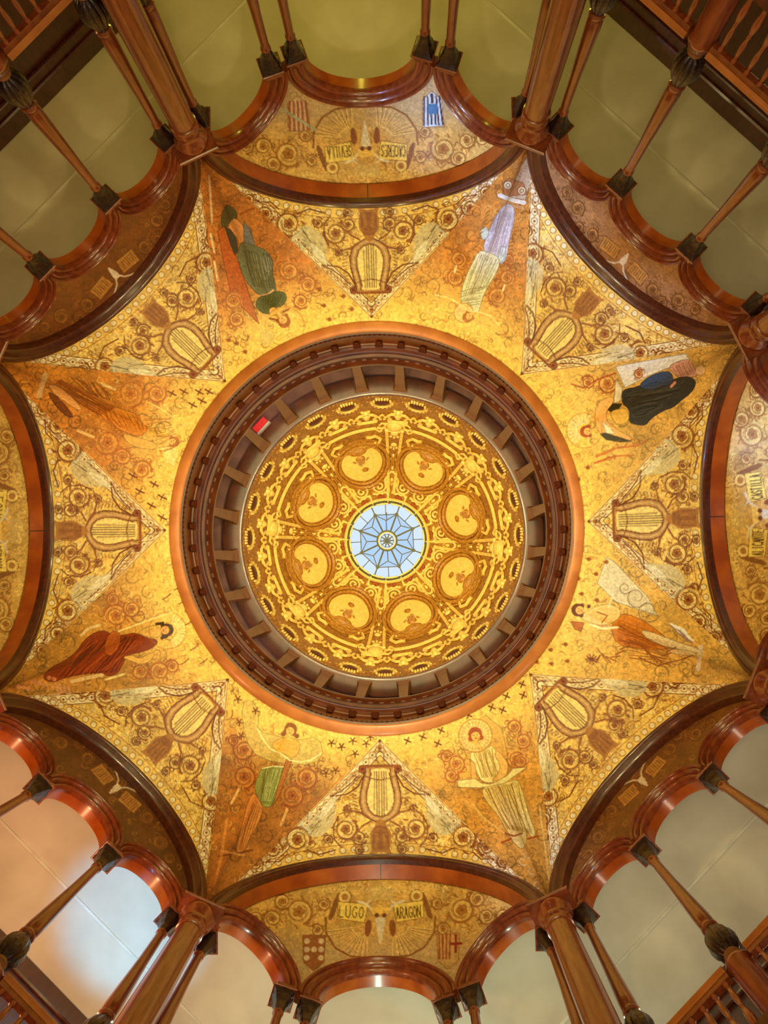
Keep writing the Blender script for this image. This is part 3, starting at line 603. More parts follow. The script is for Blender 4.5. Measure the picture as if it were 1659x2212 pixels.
def fig5(cv):   # green skirt, bow
    for p in ((527, 1620, 22), (527, 1678, 24), (662, 1680, 24), (632, 1718, 24), (505, 1600, 12)): rosette(cv, *p, (126, 62, 20), (176, 100, 38), (214, 150, 70))
    cv.poly([(520, 1520), (545, 1510), (560, 1540), (556, 1580), (600, 1590), (640, 1600), (690, 1590), (700, 1640), (650, 1655), (560, 1640), (530, 1600)], (214, 190, 110), .7, smooth=1)
    cv.poly([(586, 1605), (610, 1592), (640, 1595), (650, 1612), (638, 1640), (612, 1628), (595, 1622)], (236, 180, 84), 1, smooth=1)
    cv.poly([(566, 1658), (590, 1654), (614, 1656), (614, 1678), (602, 1704), (588, 1742), (570, 1744), (556, 1722), (549, 1700), (556, 1680)], (156, 156, 84), 1, smooth=1)
    folds(cv, (568, 1660), (612, 1660), (560, 1735), (588, 1738), 12, (110, 108, 44), 1.6, .8, 5, 1); folds(cv, (572, 1662), (610, 1662), (562, 1730), (586, 1730), 7, (206, 206, 140), 1.4, .7, 5, 2)
    cv.line([(567, 1660), (590, 1655), (617, 1657)], 2.4, (246, 234, 180)); cv.poly([(618, 1640), (632, 1640), (602, 1720), (588, 1745), (600, 1700)], (180, 110, 46), .9)
    cv.poly([(548, 1710), (562, 1730), (568, 1748), (560, 1775), (540, 1812), (526, 1842), (508, 1840), (518, 1800), (528, 1760), (536, 1730)], (214, 144, 72), 1, smooth=1); folds(cv, (545, 1735), (562, 1745), (515, 1835), (530, 1838), 5, (150, 84, 30), 1.6, .7, 4, 3)
    cv.line([(556, 1574), (566, 1594), (584, 1618), (606, 1627), (625, 1642), (650, 1646), (672, 1642), (692, 1628)], 3, (250, 234, 170))
    head(cv, 627, 1578, 11, -pi / 2 + .25, (150, 92, 36)); cv.disk(612, 1586, 5, (150, 92, 36)); cv.disk(641, 1590, 5, (150, 92, 36))
    cv.line([(516, 1705), (500, 1735)], 6, (236, 190, 120), .9); cv.line([(620, 1748), (607, 1782)], 6, (226, 176, 104), .9); cv.line([(472, 1850), (520, 1842), (545, 1836)], 3, (126, 66, 22)); cv.line([(478, 1838), (528, 1848)], 5, (226, 170, 100), .7)
    cv.line([(490, 1770), (478, 1850), (460, 1930)], 6, (220, 160, 84), .6)
    motif(cv, 'star', [(716, 1605), (738, 1613), (762, 1600), (791, 1606), (767, 1628), (704, 1670), (725, 1664), (517, 1560), (521, 1590), (514, 1510), (552, 1535), (800, 1592)])
def fig6(cv):   # dark red robe
    for p in ((250, 1330, 24), (285, 1315, 18), (302, 1450, 18), (345, 1450, 20), (372, 1440, 14), (245, 1295, 14)): rosette(cv, *p, (150, 84, 32), (196, 122, 48), (226, 176, 92))
    cv.poly([(90, 1462), (112, 1440), (140, 1428), (165, 1408), (182, 1382), (208, 1364), (228, 1362), (244, 1374), (268, 1372), (292, 1366), (316, 1378), (342, 1382), (336, 1396), (310, 1408), (276, 1414), (264, 1436), (256, 1452), (236, 1462), (218, 1452), (180, 1456), (140, 1464), (110, 1476)], (150, 68, 22), 1, smooth=1)
    folds(cv, (180, 1390), (300, 1372), (110, 1465), (250, 1450), 16, (98, 38, 10), 2.2, .8, 8, 2); folds(cv, (190, 1385), (310, 1385), (120, 1460), (250, 1445), 10, (196, 104, 40), 1.8, .7, 8, 3)
    cv.poly([(238, 1362), (262, 1366), (258, 1400), (236, 1420), (222, 1404)], (190, 104, 40), .8, smooth=1)
    cv.poly([(296, 1368), (316, 1355), (336, 1350), (350, 1362), (344, 1378), (318, 1376)], (232, 184, 100), 1, smooth=1); cv.poly([(262, 1420), (286, 1414), (300, 1424), (322, 1412), (336, 1408), (326, 1428), (306, 1436), (288, 1430)], (232, 180, 92), 1, smooth=1)
    head(cv, 358, 1361, 11, -.1, (84, 52, 26), (238, 180, 104)); cv.line([(338, 1348), (352, 1346)], 6, (84, 52, 26)); cv.line([(350, 1378), (360, 1374)], 7, (84, 52, 26))
    for k in range(14): a = -1.3 + k * .2; cv.line([(366 + 18 * cos(a), 1364 + 18 * sin(a)), (366 + 36 * cos(a), 1364 + 36 * sin(a))], 2.4, (244, 230, 170), .8)
    cv.ring(362, 1362, 40, 1.8, BR2, .7); cv.line([(256, 1364), (320, 1340), (372, 1322)], 3.2, (246, 222, 150)); cv.line([(176, 1372), (190, 1358), (215, 1350)], 6, (236, 208, 150), .9); cv.line([(155, 1472), (190, 1464), (220, 1458)], 8, (226, 196, 140), .9); cv.line([(228, 1468), (250, 1462), (268, 1456)], 5, (240, 214, 150), .9)
    for k in range(4): cv.line([(120 + k * 9, 1478 + 2 * k), (126 + k * 9, 1500)], 5, (216, 160, 120), .8)
    for k in range(8): cv.disk(40 + k * 11, 1482 - 3 * k + (k % 3) * 6, 5, (216, 160, 116), .7)
    for (x, y) in ((395, 1300), (410, 1345), (420, 1400), (400, 1430), (440, 1430), (360, 1290), (385, 1270)): cv.line([(x - 9, y + 5), (x, y), (x + 8, y - 7)], 2.6, (140, 84, 34), .8)
def fig7(cv):   # orange winged figure with swallows
    for p in ((282, 850, 28), (338, 850, 20), (232, 955, 26), (265, 988, 18), (306, 1015, 20)): rosette(cv, *p, (166, 92, 34), (206, 132, 54), (232, 170, 84))
    cv.poly([(210, 872), (235, 872), (262, 884), (300, 896), (318, 908), (320, 930), (300, 944), (270, 934), (240, 918), (218, 900)], (222, 144, 52), 1, smooth=1)
    folds(cv, (214, 880), (300, 898), (240, 920), (318, 930), 14, (160, 88, 28), 1.8, .75, 8, 1); folds(cv, (110, 835), (130, 820), (210, 900), (250, 880), 16, (150, 80, 24), 2, .7, 8, 2)
    cv.poly([(104, 830), (122, 832), (150, 852), (178, 882), (170, 888), (140, 868), (112, 846)], (238, 176, 104), 1, smooth=1); cv.poly([(102, 848), (116, 850), (140, 874), (160, 900), (148, 902), (122, 880)], (120, 66, 24), .8, smooth=1)
    cv.poly([(262, 935), (300, 945), (340, 958), (336, 972), (300, 968), (276, 958)], (238, 180, 90), 1, smooth=1); cv.poly([(300, 890), (330, 905), (326, 925), (305, 915)], (232, 168, 84), 1, smooth=1)
    for k in range(9): cv.line([(345 + k * 2, 965 + k * 4), (385 - k, 972 + k * 4)], 2.6, (252, 232, 160), .85); cv.line([(318 + k * 4, 868 + k * 2), (345 + k * 4, 880 + k * 3)], 2.2, (246, 214, 130), .8)
    cv.disk(372, 953, 15, (232, 190, 110), .9); head(cv, 374, 954, 9, .1, (186, 116, 48))
    cv.line([(216, 828), (248, 841)], 6, (240, 206, 140), .9); cv.line([(168, 930), (202, 944)], 6, (236, 200, 130), .9); cv.line([(98, 810), (84, 855)], 11, (226, 190, 140), .9)
    folds(cv, (150, 815), (220, 830), (190, 850), (240, 865), 10, (130, 74, 26), 2, .7, 6, 5); folds(cv, (310, 900), (350, 985), (360, 900), (395, 960), 12, (176, 112, 44), 1.8, .7, 8, 6)
    motif(cv, 'bird', [(287, 1028), (333, 1046), (302, 1061), (350, 1074), (327, 1092), (350, 1118), (371, 850), (397, 846), (430, 847), (451, 846), (416, 875), (436, 866)], (122, 60, 20))
FIGS = [fig1, fig2, fig3, fig4, fig5, fig6, fig7, fig0]
FLAB = ['painted figure in a pale lilac and cream robe, ', 'painted figure in a dark navy robe, ', 'painted dark-haired figure with orange drapery, ',
        'painted red-haired woman with a halo and cream robe, ', 'painted woman in a green skirt with stars, ',
        'painted dark-haired figure in a dark red robe, ', 'painted orange winged figure with small swallows, ', 'painted figure in a grey-green robe, ']
FPOS = ['right of the top arch', 'between the upper right and right arches', 'between the right and lower right arches', 'right of the bottom arch', 'left of the bottom arch', 'between the lower left and left arches', 'between the left and upper left arches', 'left of the top arch']
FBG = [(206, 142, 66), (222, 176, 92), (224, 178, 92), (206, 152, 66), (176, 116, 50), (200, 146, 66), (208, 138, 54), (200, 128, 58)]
for i in range(8):
    b = B[i]; b2 = B[(i + 1) % 8]
    # corner shared by bay i and i+1 : local +/- w
    c1 = b.n * b.A - b.t * b.w; c2 = b.n * b.A + b.t * b.w
    P2 = b2.n * b2.A
    corner = c1 if (c1 - P2).length < (c2 - P2).length else c2
    tip = np.array([corner.x, corner.y]) / ZI
    ap = [np.array([q.n.x, q.n.y]) * PEN for q in (b, b2)]
    rt = np.hypot(*tip); at_ = atan2(tip[1], tip[0])
    rho = np.linspace(rt, RIN, int(330 * DET)); ang = []
    for a_ in ap:
        d = a_ - tip; aa = d @ d; bb = 2 * tip @ d; out = []
        for r_ in rho:
            disc = bb * bb - 4 * aa * (tip @ tip - r_ * r_)
            if r_ < PEN or disc < 0: q = 1.0
            else: q = min(1.0, (-bb - sqrt(disc)) / (2 * aa))
            p = tip + d * q; out.append((atan2(p[1], p[0]) - at_ + pi) % (2 * pi) - pi)
        ang.append(np.array(out))
    q = np.linspace(0, 1, int(300 * DET))[None, :]
    th = at_ + ang[0][:, None] * (1 - q) + ang[1][:, None] * q
    U = rho[:, None] * np.cos(th); Vv = rho[:, None] * np.sin(th)
    X, Y, Z = vault(U, Vv); cx, cy = cartoon(X, Y, Z)
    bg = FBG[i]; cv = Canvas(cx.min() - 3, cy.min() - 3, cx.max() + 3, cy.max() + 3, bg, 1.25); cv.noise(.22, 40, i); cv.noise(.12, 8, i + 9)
    gold = np.array((246, 206, 108), np.float32)                     # the ground blends to a paler gold towards the ring
    rr = np.hypot(cv.X - 812, cv.Y - 1140); f = np.clip((600 - rr) / 110, 0, 1)[..., None]; cv.c = cv.c * (1 - f) + gold * f
    dk = tuple(int(k * .66) for k in bg); lt = tuple(min(255, int(k * 1.2)) for k in bg)
    vd = tuple(int(k * .55) for k in bg)
    far = lambda x, y: math.hypot(x - 812, y - 1140) > 500
    filigree(cv, far, int(cv.w * cv.h / 1500), 9, 20, [dk, vd, lt], 3.4, i + 41, .55)
    filigree(cv, lambda x, y: True, int(cv.w * cv.h / 650), 4, 11, [dk, dk, lt, (244, 206, 124)], 2.3, i + 40, .65)
    fl = filigree(cv, lambda x, y: math.hypot(x - 812, y - 1140) < 560, 500, 3, 7, [(196, 136, 54), (250, 226, 150), (176, 112, 40)], 1.5, i + 80, .7)
    cv.outline = .6; FIGS[i](cv); cv.outline = None; cv.noise(.16, 3.4, i + 90); cv.noise(.12, 1.8, i + 91); g = cv.c.mean((0, 1)); cv.c = np.clip(g + (cv.c - g) * 1.15, 8, 255)
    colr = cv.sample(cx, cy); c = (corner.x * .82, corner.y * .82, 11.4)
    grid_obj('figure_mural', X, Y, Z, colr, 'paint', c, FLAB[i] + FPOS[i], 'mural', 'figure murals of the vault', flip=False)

# ------------------------------------------------------------------ lunettes, big arches, arcades
def plan(b, t):
    t = np.abs(t)
    if b.main: return np.where(t < .86, 5.12, 5.12 + (t - .86) * (4.2 - 5.12) / (AW - .86))
    return np.full_like(t, 4.43)
if True:
    SIDE = sqrt((AW - .86) ** 2 + (.92) ** 2)
ARC = {True: [((0, 5.12), 0.0, .62, .82), ((1.36, 4.66), -math.atan2(.92, AW - .86), .47, .62), ((-1.36, 4.66), math.atan2(.92, AW - .86), .47, .62)],
       False: [((0, 4.5), 0, .41, .525), ((1.0, 4.5), 0, .375, .475), ((-1.0, 4.5), 0, .375, .475)]}
STILT = {True: .06, False: .03}
SH = [('red striped', 'ochre'), 0]
def lunette_canvas(b):
    W = 380; v0, v1 = 690, 1060
    base = (214, 172, 92) if b.main else {1: (160, 112, 70), 3: (122, 76, 30), 5: (104, 64, 28), 7: (126, 74, 32)}[b.i]  # diagonal bays: shade of the upright lunettes painted in as a darker base
    cv = Canvas(-W, v0, W, v1, base, 1.25); cv.noise(.2, 40, 60 + b.i); cv.noise(.14, 9, 70 + b.i)
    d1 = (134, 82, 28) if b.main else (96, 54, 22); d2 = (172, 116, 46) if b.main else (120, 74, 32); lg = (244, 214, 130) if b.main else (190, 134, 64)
    filigree(cv, lambda x, y: True, 1000, 4, 12, [d1, d2, lg], 2.3, b.i + 200, .65)
    if b.main:
        # lower ground, greyer towards the small arches
        f = np.clip((cv.Y - 850) / 60, 0, 1)[..., None] * .6; cv.c = cv.c * (1 - f) + np.array((190, 172, 146), np.float32) * f
        for sg in (-1, 1):
            for (x, y, r) in ((172, 822, 27), (206, 800, 17), (226, 838, 18), (262, 838, 15), (120, 806, 13), (133, 862, 13), (300, 850, 12)):
                rosette(cv, sg * x, y, r, d1, d2, lg, seed=b.i)
            cv.poly([(sg * 88, 776), (sg * 100, 800), (sg * 112, 840), (sg * 100, 838), (sg * 90, 806)], d1, .9, smooth=1)
            cv.disk(sg * 76, 790, 15, lg, .9); cv.ring(sg * 76, 790, 14, 2.4, d1, .9); cv.disk(sg * 76, 790, 7, d2, .9)
            for k in range(11):      # scallop shell ribs
                a = .25 + k * .14; cv.line([(sg * (30 + 30 * cos(a)), 850 + 26 * sin(a)), (sg * (34 + 84 * cos(a)), 846 + 72 * sin(a))], 3.4, lg, .75); cv.line([(sg * (33 + 30 * cos(a)), 852 + 26 * sin(a)), (sg * (37 + 84 * cos(a)), 848 + 72 * sin(a))], 1.4, d1, .7)
            cv.line([(sg * 116, 835), (sg * 114, 868), (sg * 94, 900), (sg * 62, 918), (sg * 20, 922)], 4, d1, .9)
            # banner
            pts = [(sg * 26, 806), (sg * 90, 800), (sg * 92, 836), (sg * 34, 846)]
            cv.poly(pts, (248, 220, 112), 1); cv.line(pts + pts[:1], 1.5, d1, .8)
            cv.poly([(sg * 18, 844), (sg * 26, 838), (sg * 34, 850), (sg * 30, 880), (sg * 20, 870)], (142, 82, 36), .95, smooth=1)
            cv.line([(sg * 6, 838), (sg * 18, 818), (sg * 30, 806), (sg * 48, 800)], 5.2, (232, 222, 196)); cv.line([(sg * 30, 806), (sg * 22, 798)], 3.4, (232, 222, 196))
        cv.poly([(-9, 834), (9, 834), (11, 842), (6, 862), (2, 892), (-2, 892), (-6, 862), (-11, 842)], (228, 220, 200), 1, smooth=1)
        cv.poly([(-22, 812), (22, 812), (14, 828), (-14, 828)], (246, 204, 100), 1); cv.disk(-8, 830, 5, (120, 64, 28)); cv.disk(8, 830, 5, (120, 64, 28))
        cv.poly([(-30, 770), (30, 770), (26, 796), (-26, 796)], (214, 182, 112), .9)
        for k in range(28): cv.spiral(random.Random(k).uniform(-150, 150), 770 + (k % 4) * 3, 7, k, 1, 1.8, (250, 226, 140), .8)
        words = {0: ('CACERES', 'SEVILLA'), 4: ('LUGO', 'ARAGON'), 2: ('ALICANTE', 'CASTILLA'), 6: ('LEON', 'GERONA')}[b.i]
        text(cv, words[0], -88, 833, 56, 24, .998, .06, (92, 62, 20), 2.2); text(cv, words[1], 34, 838, 54, 24, .998, -.06, (92, 62, 20), 2.2)
        sh = {0: ((-153, 'blue'), (146, 'red')), 4: ((-139, 'check'), (144, 'cross')), 2: ((-150, 'red'), (150, 'cross')), 6: ((-150, 'check'), (150, 'red'))}[b.i]
        for (x, kind) in sh:
            x0, x1, y0, y1 = x - 24, x + 24, 872, 950; out = [(x0, y0), (x1, y0), (x1 - 2, y1 - 20), (x, y1), (x0 + 2, y1 - 20)]
            if kind == 'blue':
                cv.poly(out, (206, 222, 240), 1)
                for k in (-21, -12, 12, 21): cv.line([(x + k, y0 + 4), (x + k * .8, y1 - 12)], 3.6, (70, 34, 34))
                cv.line([(x - 5, y0 + 6), (x - 5, 900)], 4, (56, 36, 40)); cv.line([(x + 4, y0 + 6), (x + 4, 900)], 4, (56, 36, 40)); cv.poly([(x - 11, 900), (x + 11, 900), (x + 11, 922), (x - 11, 922)], (70, 120, 170)); cv.line([(x, 926), (x, 942)], 6, (60, 40, 44))
            elif kind == 'red':
                cv.poly(out, (214, 186, 150), .8)
                for k in range(5): cv.line([(x0 + 4 + k * 10, y0 + 2), (x0 + 6 + k * 9, y1 - 14)], 4.6, (160, 82, 52), .9)
                cv.line([(x - 36, y0 + 2), (x + 34, y1 - 30)], 6, (170, 176, 146))
            elif kind == 'check':
                cv.poly(out, (150, 84, 36), .85)
                for k in range(3):
                    for j in range(3):
                        if (k + j) % 2 == 0 or j == 1: cv.disk(x - 15 + k * 15, 885 + j * 18, 6.2, (226, 210, 176), .9)
            else:
                cv.poly(out, (200, 160, 96), .7); cv.line([(x + 16, 876), (x + 16, 912)], 5, (150, 40, 24)); cv.line([(x + 4, 894), (x + 28, 894)], 5, (150, 40, 24))
                for k in range(4): cv.line([(x - 20 + k * 8, 874), (x - 18 + k * 7, 926)], 3, (160, 60, 32))
            cv.line(out + out[:1], 1.6, d1, .7)
    else:
        for sg in (-1, 1):
            for (x, y, r) in ((90, 788, 15), (122, 780, 13), (150, 808, 16), (190, 818, 12)): rosette(cv, sg * x, y, r, d1, d2, lg, seed=b.i)
            pts = [(sg * 16, 780), (sg * 62, 776), (sg * 66, 804), (sg * 22, 808)]; cv.poly(pts, (196, 142, 70), .9); cv.line(pts + pts[:1], 1.4, d1, .8)
            for k in range(7): x = sg * (24 + k * 5.6); cv.line([(x, 784), (x, 801)], 1.7, d1, .8)
            cv.line([(sg * 3, 788), (sg * 12, 775), (sg * 26, 768), (sg * 44, 762)], 3.4, (230, 214, 196), .95); cv.line([(sg * 50, 762), (sg * 70, 766)], 2.4, (220, 190, 150), .8)
        cv.poly([(-8, 782), (8, 782), (6, 798), (0, 814), (-6, 798)], (230, 216, 200), 1, smooth=1)
    cv.noise(.18, 3.4, b.i + 95); cv.noise(.12, 1.8, b.i + 96)
    return cv

LUNL = {0: 'gold lunette with a white ox skull and blue striped shield', 4: 'gold lunette with an ox skull, checked shield and red cross shield',
        2: 'bluish lit lunette with ox skull and two lettered banners', 6: 'gold painted lunette cut by the left edge',
        1: 'tan painted lunette with pale ox skull', 3: 'lunette in shade-painted dark brown with pale ox skull',
        5: 'lunette in darkest shade-painted brown above the peach lit openings', 7: 'lunette in shade-painted reddish brown with pale ox skull'}
for b in B:
    cv = lunette_canvas(b); tk = .145 if b.main else .105; ri = b.w - tk; rh = b.h - tk; nb = 4.42 if b.main else 4.43
    nw, nh = (430, 190) if b.main else (380, 130)
    tt = (np.sin(np.linspace(-1, 1, nw) * pi / 2) * (ri + .05))[None, :]; sg = np.linspace(0, 1, nh)[:, None]
    za = ZI + (rh + .05) * np.sqrt(np.clip(1 - (tt / (ri + .05)) ** 2, 0, 1)); zl = 9.96
    Z = zl + (za - zl) * sg; P = plan(b, tt) + 0 * Z
    zk = ZI + .30 * (za - ZI); q = np.clip((Z - zk) / np.maximum(za - zk, 1e-3), 0, 1); q = q ** 1.5
    N_ = P + (np.minimum(nb, P) - P) * q; T_ = tt + 0 * Z
    hole = np.zeros(T_.shape, bool)
    for (c, be, r_in, r_out) in ARC[b.main]:
        a = (T_ - c[0]) / cos(be); zc = 9.97 + STILT[b.main]; rm = (r_in + r_out) / 2
        hole |= (np.hypot(a, np.maximum(Z - zc, 0)) < rm)
    if b.main: hole |= (Z < 10.01)
    keep = ~(hole[:-1, :-1] & hole[1:, 1:] & hole[:-1, 1:] & hole[1:, :-1])
    X = b.t.x * T_ + b.n.x * N_; Y = b.t.y * T_ + b.n.y * N_
    colr = cv.sample(2000 * T_ / Z, 2000 * N_ / Z)
    grid_obj('lunette_mural', X, Y, Z, colr, 'paint' if b.main else 'paintshade', wp(b, 0, 4.9 if b.main else 4.43, 10.2), LUNL[b.i] + ', in the ' + b.name + ' bay', 'mural', 'lunette murals', keep=keep, flip=True)

def arch_path(w, h, n, z0=ZI, segs=72):
    out = []
    for k in range(segs + 1):
        a = pi * k / segs
        out.append(lambda dr, dn, a=a: ((w + dr) * cos(a), n + dn, z0 + (h + dr) * sin(a)))
    return out
def local(mb, o): return mb.xf(lambda x, y, z: (x - o[0], y - o[1], z - o[2]))
def make_big(main):
    w, h, n = (AW, AH, A) if main else (DW, DH, D); o = (0, n, ZI)
    root = empty('grand_arch', (0, 0, 0))
    if main:
        pr = [(.012, .06), (.012, -.02), (-.02, -.03), (-.045, -.03), (-.055, -.012), (-.075, -.012), (-.085, -.03), (-.115, -.03), (-.13, -.01), (-.15, 0.0), (-.15, .06)]
        local(MB().sweep(pr, arch_path(w, h, n)), o).build('archivolt', 'dark', root)
        ps = [(-.145, .0), (-.145, .24), (-.10, .26), (-.02, .26), (-.02, .02)]
        local(MB().sweep(ps, arch_path(w, h, n)), o).build('soffit_band', 'soffit', root)
        joint = MB().box(-.006, .006, n + .005, n + .235, ZI + h - .152, ZI + h - .143); local(joint, o).build('joint_seam', 'dark', root)
    else:
        pr = [(.012, .1), (.012, -.02), (-.015, -.035), (-.035, -.03), (-.042, -.01), (-.055, .0), (-.07, -.005), (-.085, .03), (-.098, .06), (-.11, .07), (-.118, .11), (-.118, .17), (-.06, .19)]
        local(MB().sweep(pr, arch_path(w, h, n)), o).build('archivolt', 'dark', root)
    return root
bigp = {True: make_big(True), False: make_big(False)}; used = {True: False, False: False}
BL = {0: 'wide mahogany arch with orange soffit at the top of the rotunda', 2: 'wide mahogany arch with orange soffit on the right side', 4: 'wide mahogany arch with orange soffit at the bottom, violet sheen on its right', 6: 'wide mahogany arch with orange soffit on the left side',
      1: 'narrow dark moulded arch in the upper right bay', 3: 'narrow dark moulded arch in the lower right bay', 5: 'narrow dark moulded arch in the lower left bay over peach light', 7: 'narrow dark moulded arch in the upper left bay'}
for b in B:
    r = bigp[b.main] if not used[b.main] else copy_tree(bigp[b.main]); used[b.main] = True
    r.location = wp(b, 0, b.A, ZI); r.rotation_euler = (0, 0, b.rot); tag(r, BL[b.i], 'arch', 'grand arches carrying the vault')

def make_small(ri, ro, stilt, dep):
    root = empty('arcade_arch', (0, 0, 0)); fr = -.15; k = (ro - ri) / .14
    pts = lambda w0: [(lambda dr, dn, s=s, w0=w0: (s * (w0 + dr), dn, 0.0)) for s in (1,)] + [(lambda dr, dn, a=pi * j / 40, w0=w0: ((w0 + dr) * cos(a), dn, stilt + (w0 + dr) * sin(a))) for j in range(41)] + [(lambda dr, dn, w0=w0: (-(w0 + dr), dn, 0.0))]
    pr = [(0.0, .0), (0.0, -.05), (.012 * k, -.075), (.028 * k, -.085), (.036 * k, -.078), (.040 * k, -.062), (.052 * k, -.066), (.06 * k, -.1), (.078 * k, -.122), (.095 * k, -.12), (.102 * k, -.1), (.112 * k, -.105), (.12 * k, -.135), (.132 * k, -.145), (.145 * k, -.135), (.15 * k, -.10), (.15 * k, .0), (.02, .0)]
    MB().sweep(pr, pts(ri)).build('archivolt', 'wood', root)
    ps = [(0.004, -.045), (.03, -.04), (.06, -.02), (.06, dep), (0.004, dep)]
    MB().sweep(ps, pts(ri)).build('soffit', 'soffit', root)
    return root
protos = {}
ANM = {0: 'middle', 1: 'left-hand', 2: 'right-hand'}   # as seen facing the bay
for b in B:
    for j, (c, be, ri, ro) in enumerate(ARC[b.main]):
        key = (b.main, j > 0)
        if key not in protos: protos[key] = make_small(ri, ro, STILT[b.main], .12); r = protos[key]
        else: r = copy_tree(protos[key])
        r.location = wp(b, c[0], c[1], 9.97); r.rotation_euler = (0, 0, b.rot + be)
        nb_ = 'middle arch'
        if j:
            th = atan2(r.location.y, r.location.x); other = atan2(b.n.y, b.n.x)
            # neighbour pier description
            px, py = r.location.x, r.location.y; nb_ = ('' + BAYS[(b.i + (1 if ((th - other + pi) % (2 * pi) - pi) > 0 else -1)) % 8][0] + ' end')
        tag(r, 'small round mahogany arch, ' + nb_ + ' of the ' + b.name + ' bay arcade', 'arch', 'small arcade arches')

# ------------------------------------------------------------------ columns
def leafcap(s, z0, z1, r0, r1, n=8):
    """square flaring leaf capital"""
    pr = []; K = 10; V = []; F = []; N = 32
    for i in range(K + 1):
        q = i / K; z = z0 + (z1 - z0) * q
        for k in range(N):
            a = 2 * pi * k / N; sq = 1 / max(abs(cos(a)), abs(sin(a))); rr = (r0 + (r1 - r0) * q ** 1.6) * ((1 - q) + q * min(sq, 1.32))
            rr *= 1 + .10 * abs(cos(4 * a)) * sin(pi * ((q * 2.5) % 1)) 
            V.append((rr * cos(a), rr * sin(a), z))
    for i in range(K):
        for k in range(N): k2 = (k + 1) % N; F.append((i * N + k, i * N + k2, (i + 1) * N + k2, (i + 1) * N + k))
    F.append(tuple(reversed(range(N)))); F.append(tuple(K * N + k for k in range(N))); return s.add(V, F)
def make_colonnette(block=True):
    z0 = GAL; r = empty('colonnette', (0, 0, 0)); h = 9.93 - z0        # base at the gallery kerb
    MB().lathe([(.11, 0), (.11, .12), (.085, .16), (.105, .2), (.105, 1.02), (.12, 1.05), (.12, 1.1), (.095, 1.14)], 24).build('pedestal', 'shaft', r)
    MB().lathe([(.085, 1.14), (.10, 1.17), (.085, 1.21), (.06, 1.24), (.07, 1.28)], 24).build('base_ring', 'post', r)
    MB().lathe([(.05, 1.28), (.085, 1.33), (.112, 1.41), (.12, 1.5), (.112, 1.58), (.09, 1.66), (.062, 1.73), (.058, 1.76)], 48, lobes=10, amp=.16).build('carved_bulb', 'carve', r)
    MB().lathe([(.055, 1.76), (.075, 1.78), (.078, 1.81), (.06, 1.84), (.07, 1.87), (.074, 2.0), (.066, 2.35), (.052, 2.9), (.047, 3.45), (.046, 3.5), (.056, 3.52), (.058, 3.55), (.046, 3.57), (.046, 3.6)], 28).build('shaft', 'shaft', r)
    leafcap(MB(), 3.57, 3.87, .05, .106).build('capital', 'carve', r)
    m = MB().box(-.125, .125, -.125, .125, 3.87, 3.90, .006)
    if block: m.box(-.09, .09, -.10, .10, 3.90, 4.0, .01)
    m.build('abacus', 'wood', r)
    return r
cproto = make_colonnette(); first = True
CL = []
for b in B:
    if b.main: spots = [(.72, 5.13, -.32, 0), (.985, 5.0, -.32, 1), (-.72, 5.13, .32, 0), (-.985, 5.0, .32, 1), (1.78, 4.43, 0, 2), (-1.78, 4.43, 0, 2)]
    else: spots = [(.515, 4.5, 0, 0), (-.515, 4.5, 0, 0), (1.45, 4.5, 0, 2), (-1.45, 4.5, 0, 2)]
    for (t, n, rz, kind) in spots:
        r = cproto if first else copy_tree(cproto); first = False
        r.location = wp(b, t, n, GAL); r.rotation_euler = (0, 0, b.rot + rz)
        th = atan2(r.location.y, r.location.x); other = atan2(b.n.y, b.n.x); nbn = BAYS[(b.i + (1 if ((th - other + pi) % (2 * pi) - pi) > 0 else -1)) % 8][0]
        d = {0: ('inner colonnette of the pair' if b.main else 'free standing colonnette'), 1: 'outer colonnette of the pair', 2: 'colonnette against the pier'}[kind]
        tag(r, 'slender turned ' + d + ', ' + nbn + ' side of the ' + b.name + ' bay', 'column', 'turned colonnettes of the arcades')
def make_pier():
    r = empty('pier_column', (0, 0, 0)); z0 = GAL
    MB().lathe([(.2, 0), (.2, .1), (.165, .16), (.19, .24), (.15, .3), (.142, .34)], 32).build('base', 'dark', r)
    MB().lathe([(.142, .34), (.146, 1.2), (.142, 2.2), (.132, 3.35), (.132, 3.45)], 32).build('shaft', 'shaft', r)
    MB().lathe([(.132, 3.45), (.148, 3.46), (.15, 3.49), (.136, 3.51), (.136, 3.56), (.15, 3.58), (.15, 3.6), (.138, 3.62), (.14, 3.7), (.17, 3.76), (.19, 3.82), (.19, 3.86), (.175, 3.88)], 32).build('capital_rings', 'shaft', r)
    m = MB().box(-.235, .235, -.20, .20, 3.88, 3.93, .012); m.box(-.2, .2, -.17, .17, 3.93, 4.0, .012); m.build('abacus', 'wood', r)
    return r
pp = make_pier()
PL = ['between the top and upper right bays', 'between the upper right and right bays', 'between the right and lower right bays', 'between the lower right and bottom bays',
      'between the bottom and lower left bays', 'between the lower left and left bays', 'between the left and upper left bays', 'between the upper left and top bays']
for i in range(8):
    b = B[i]; b2 = B[(i + 1) % 8]; c1 = b.n * b.A - b.t * b.w; c2 = b.n * b.A + b.t * b.w; P2 = b2.n * b2.A
    c = c1 if (c1 - P2).length < (c2 - P2).length else c2
    r = pp if i == 0 else copy_tree(pp)
    d = c.normalized() * .0; r.location = (c.x - d.x, c.y - d.y, GAL); r.rotation_euler = (0, 0, atan2(c.y, c.x) + pi / 2)
    tag(r, 'stout round mahogany pier column ' + PL[i], 'column', 'stout pier columns at the eight corners')

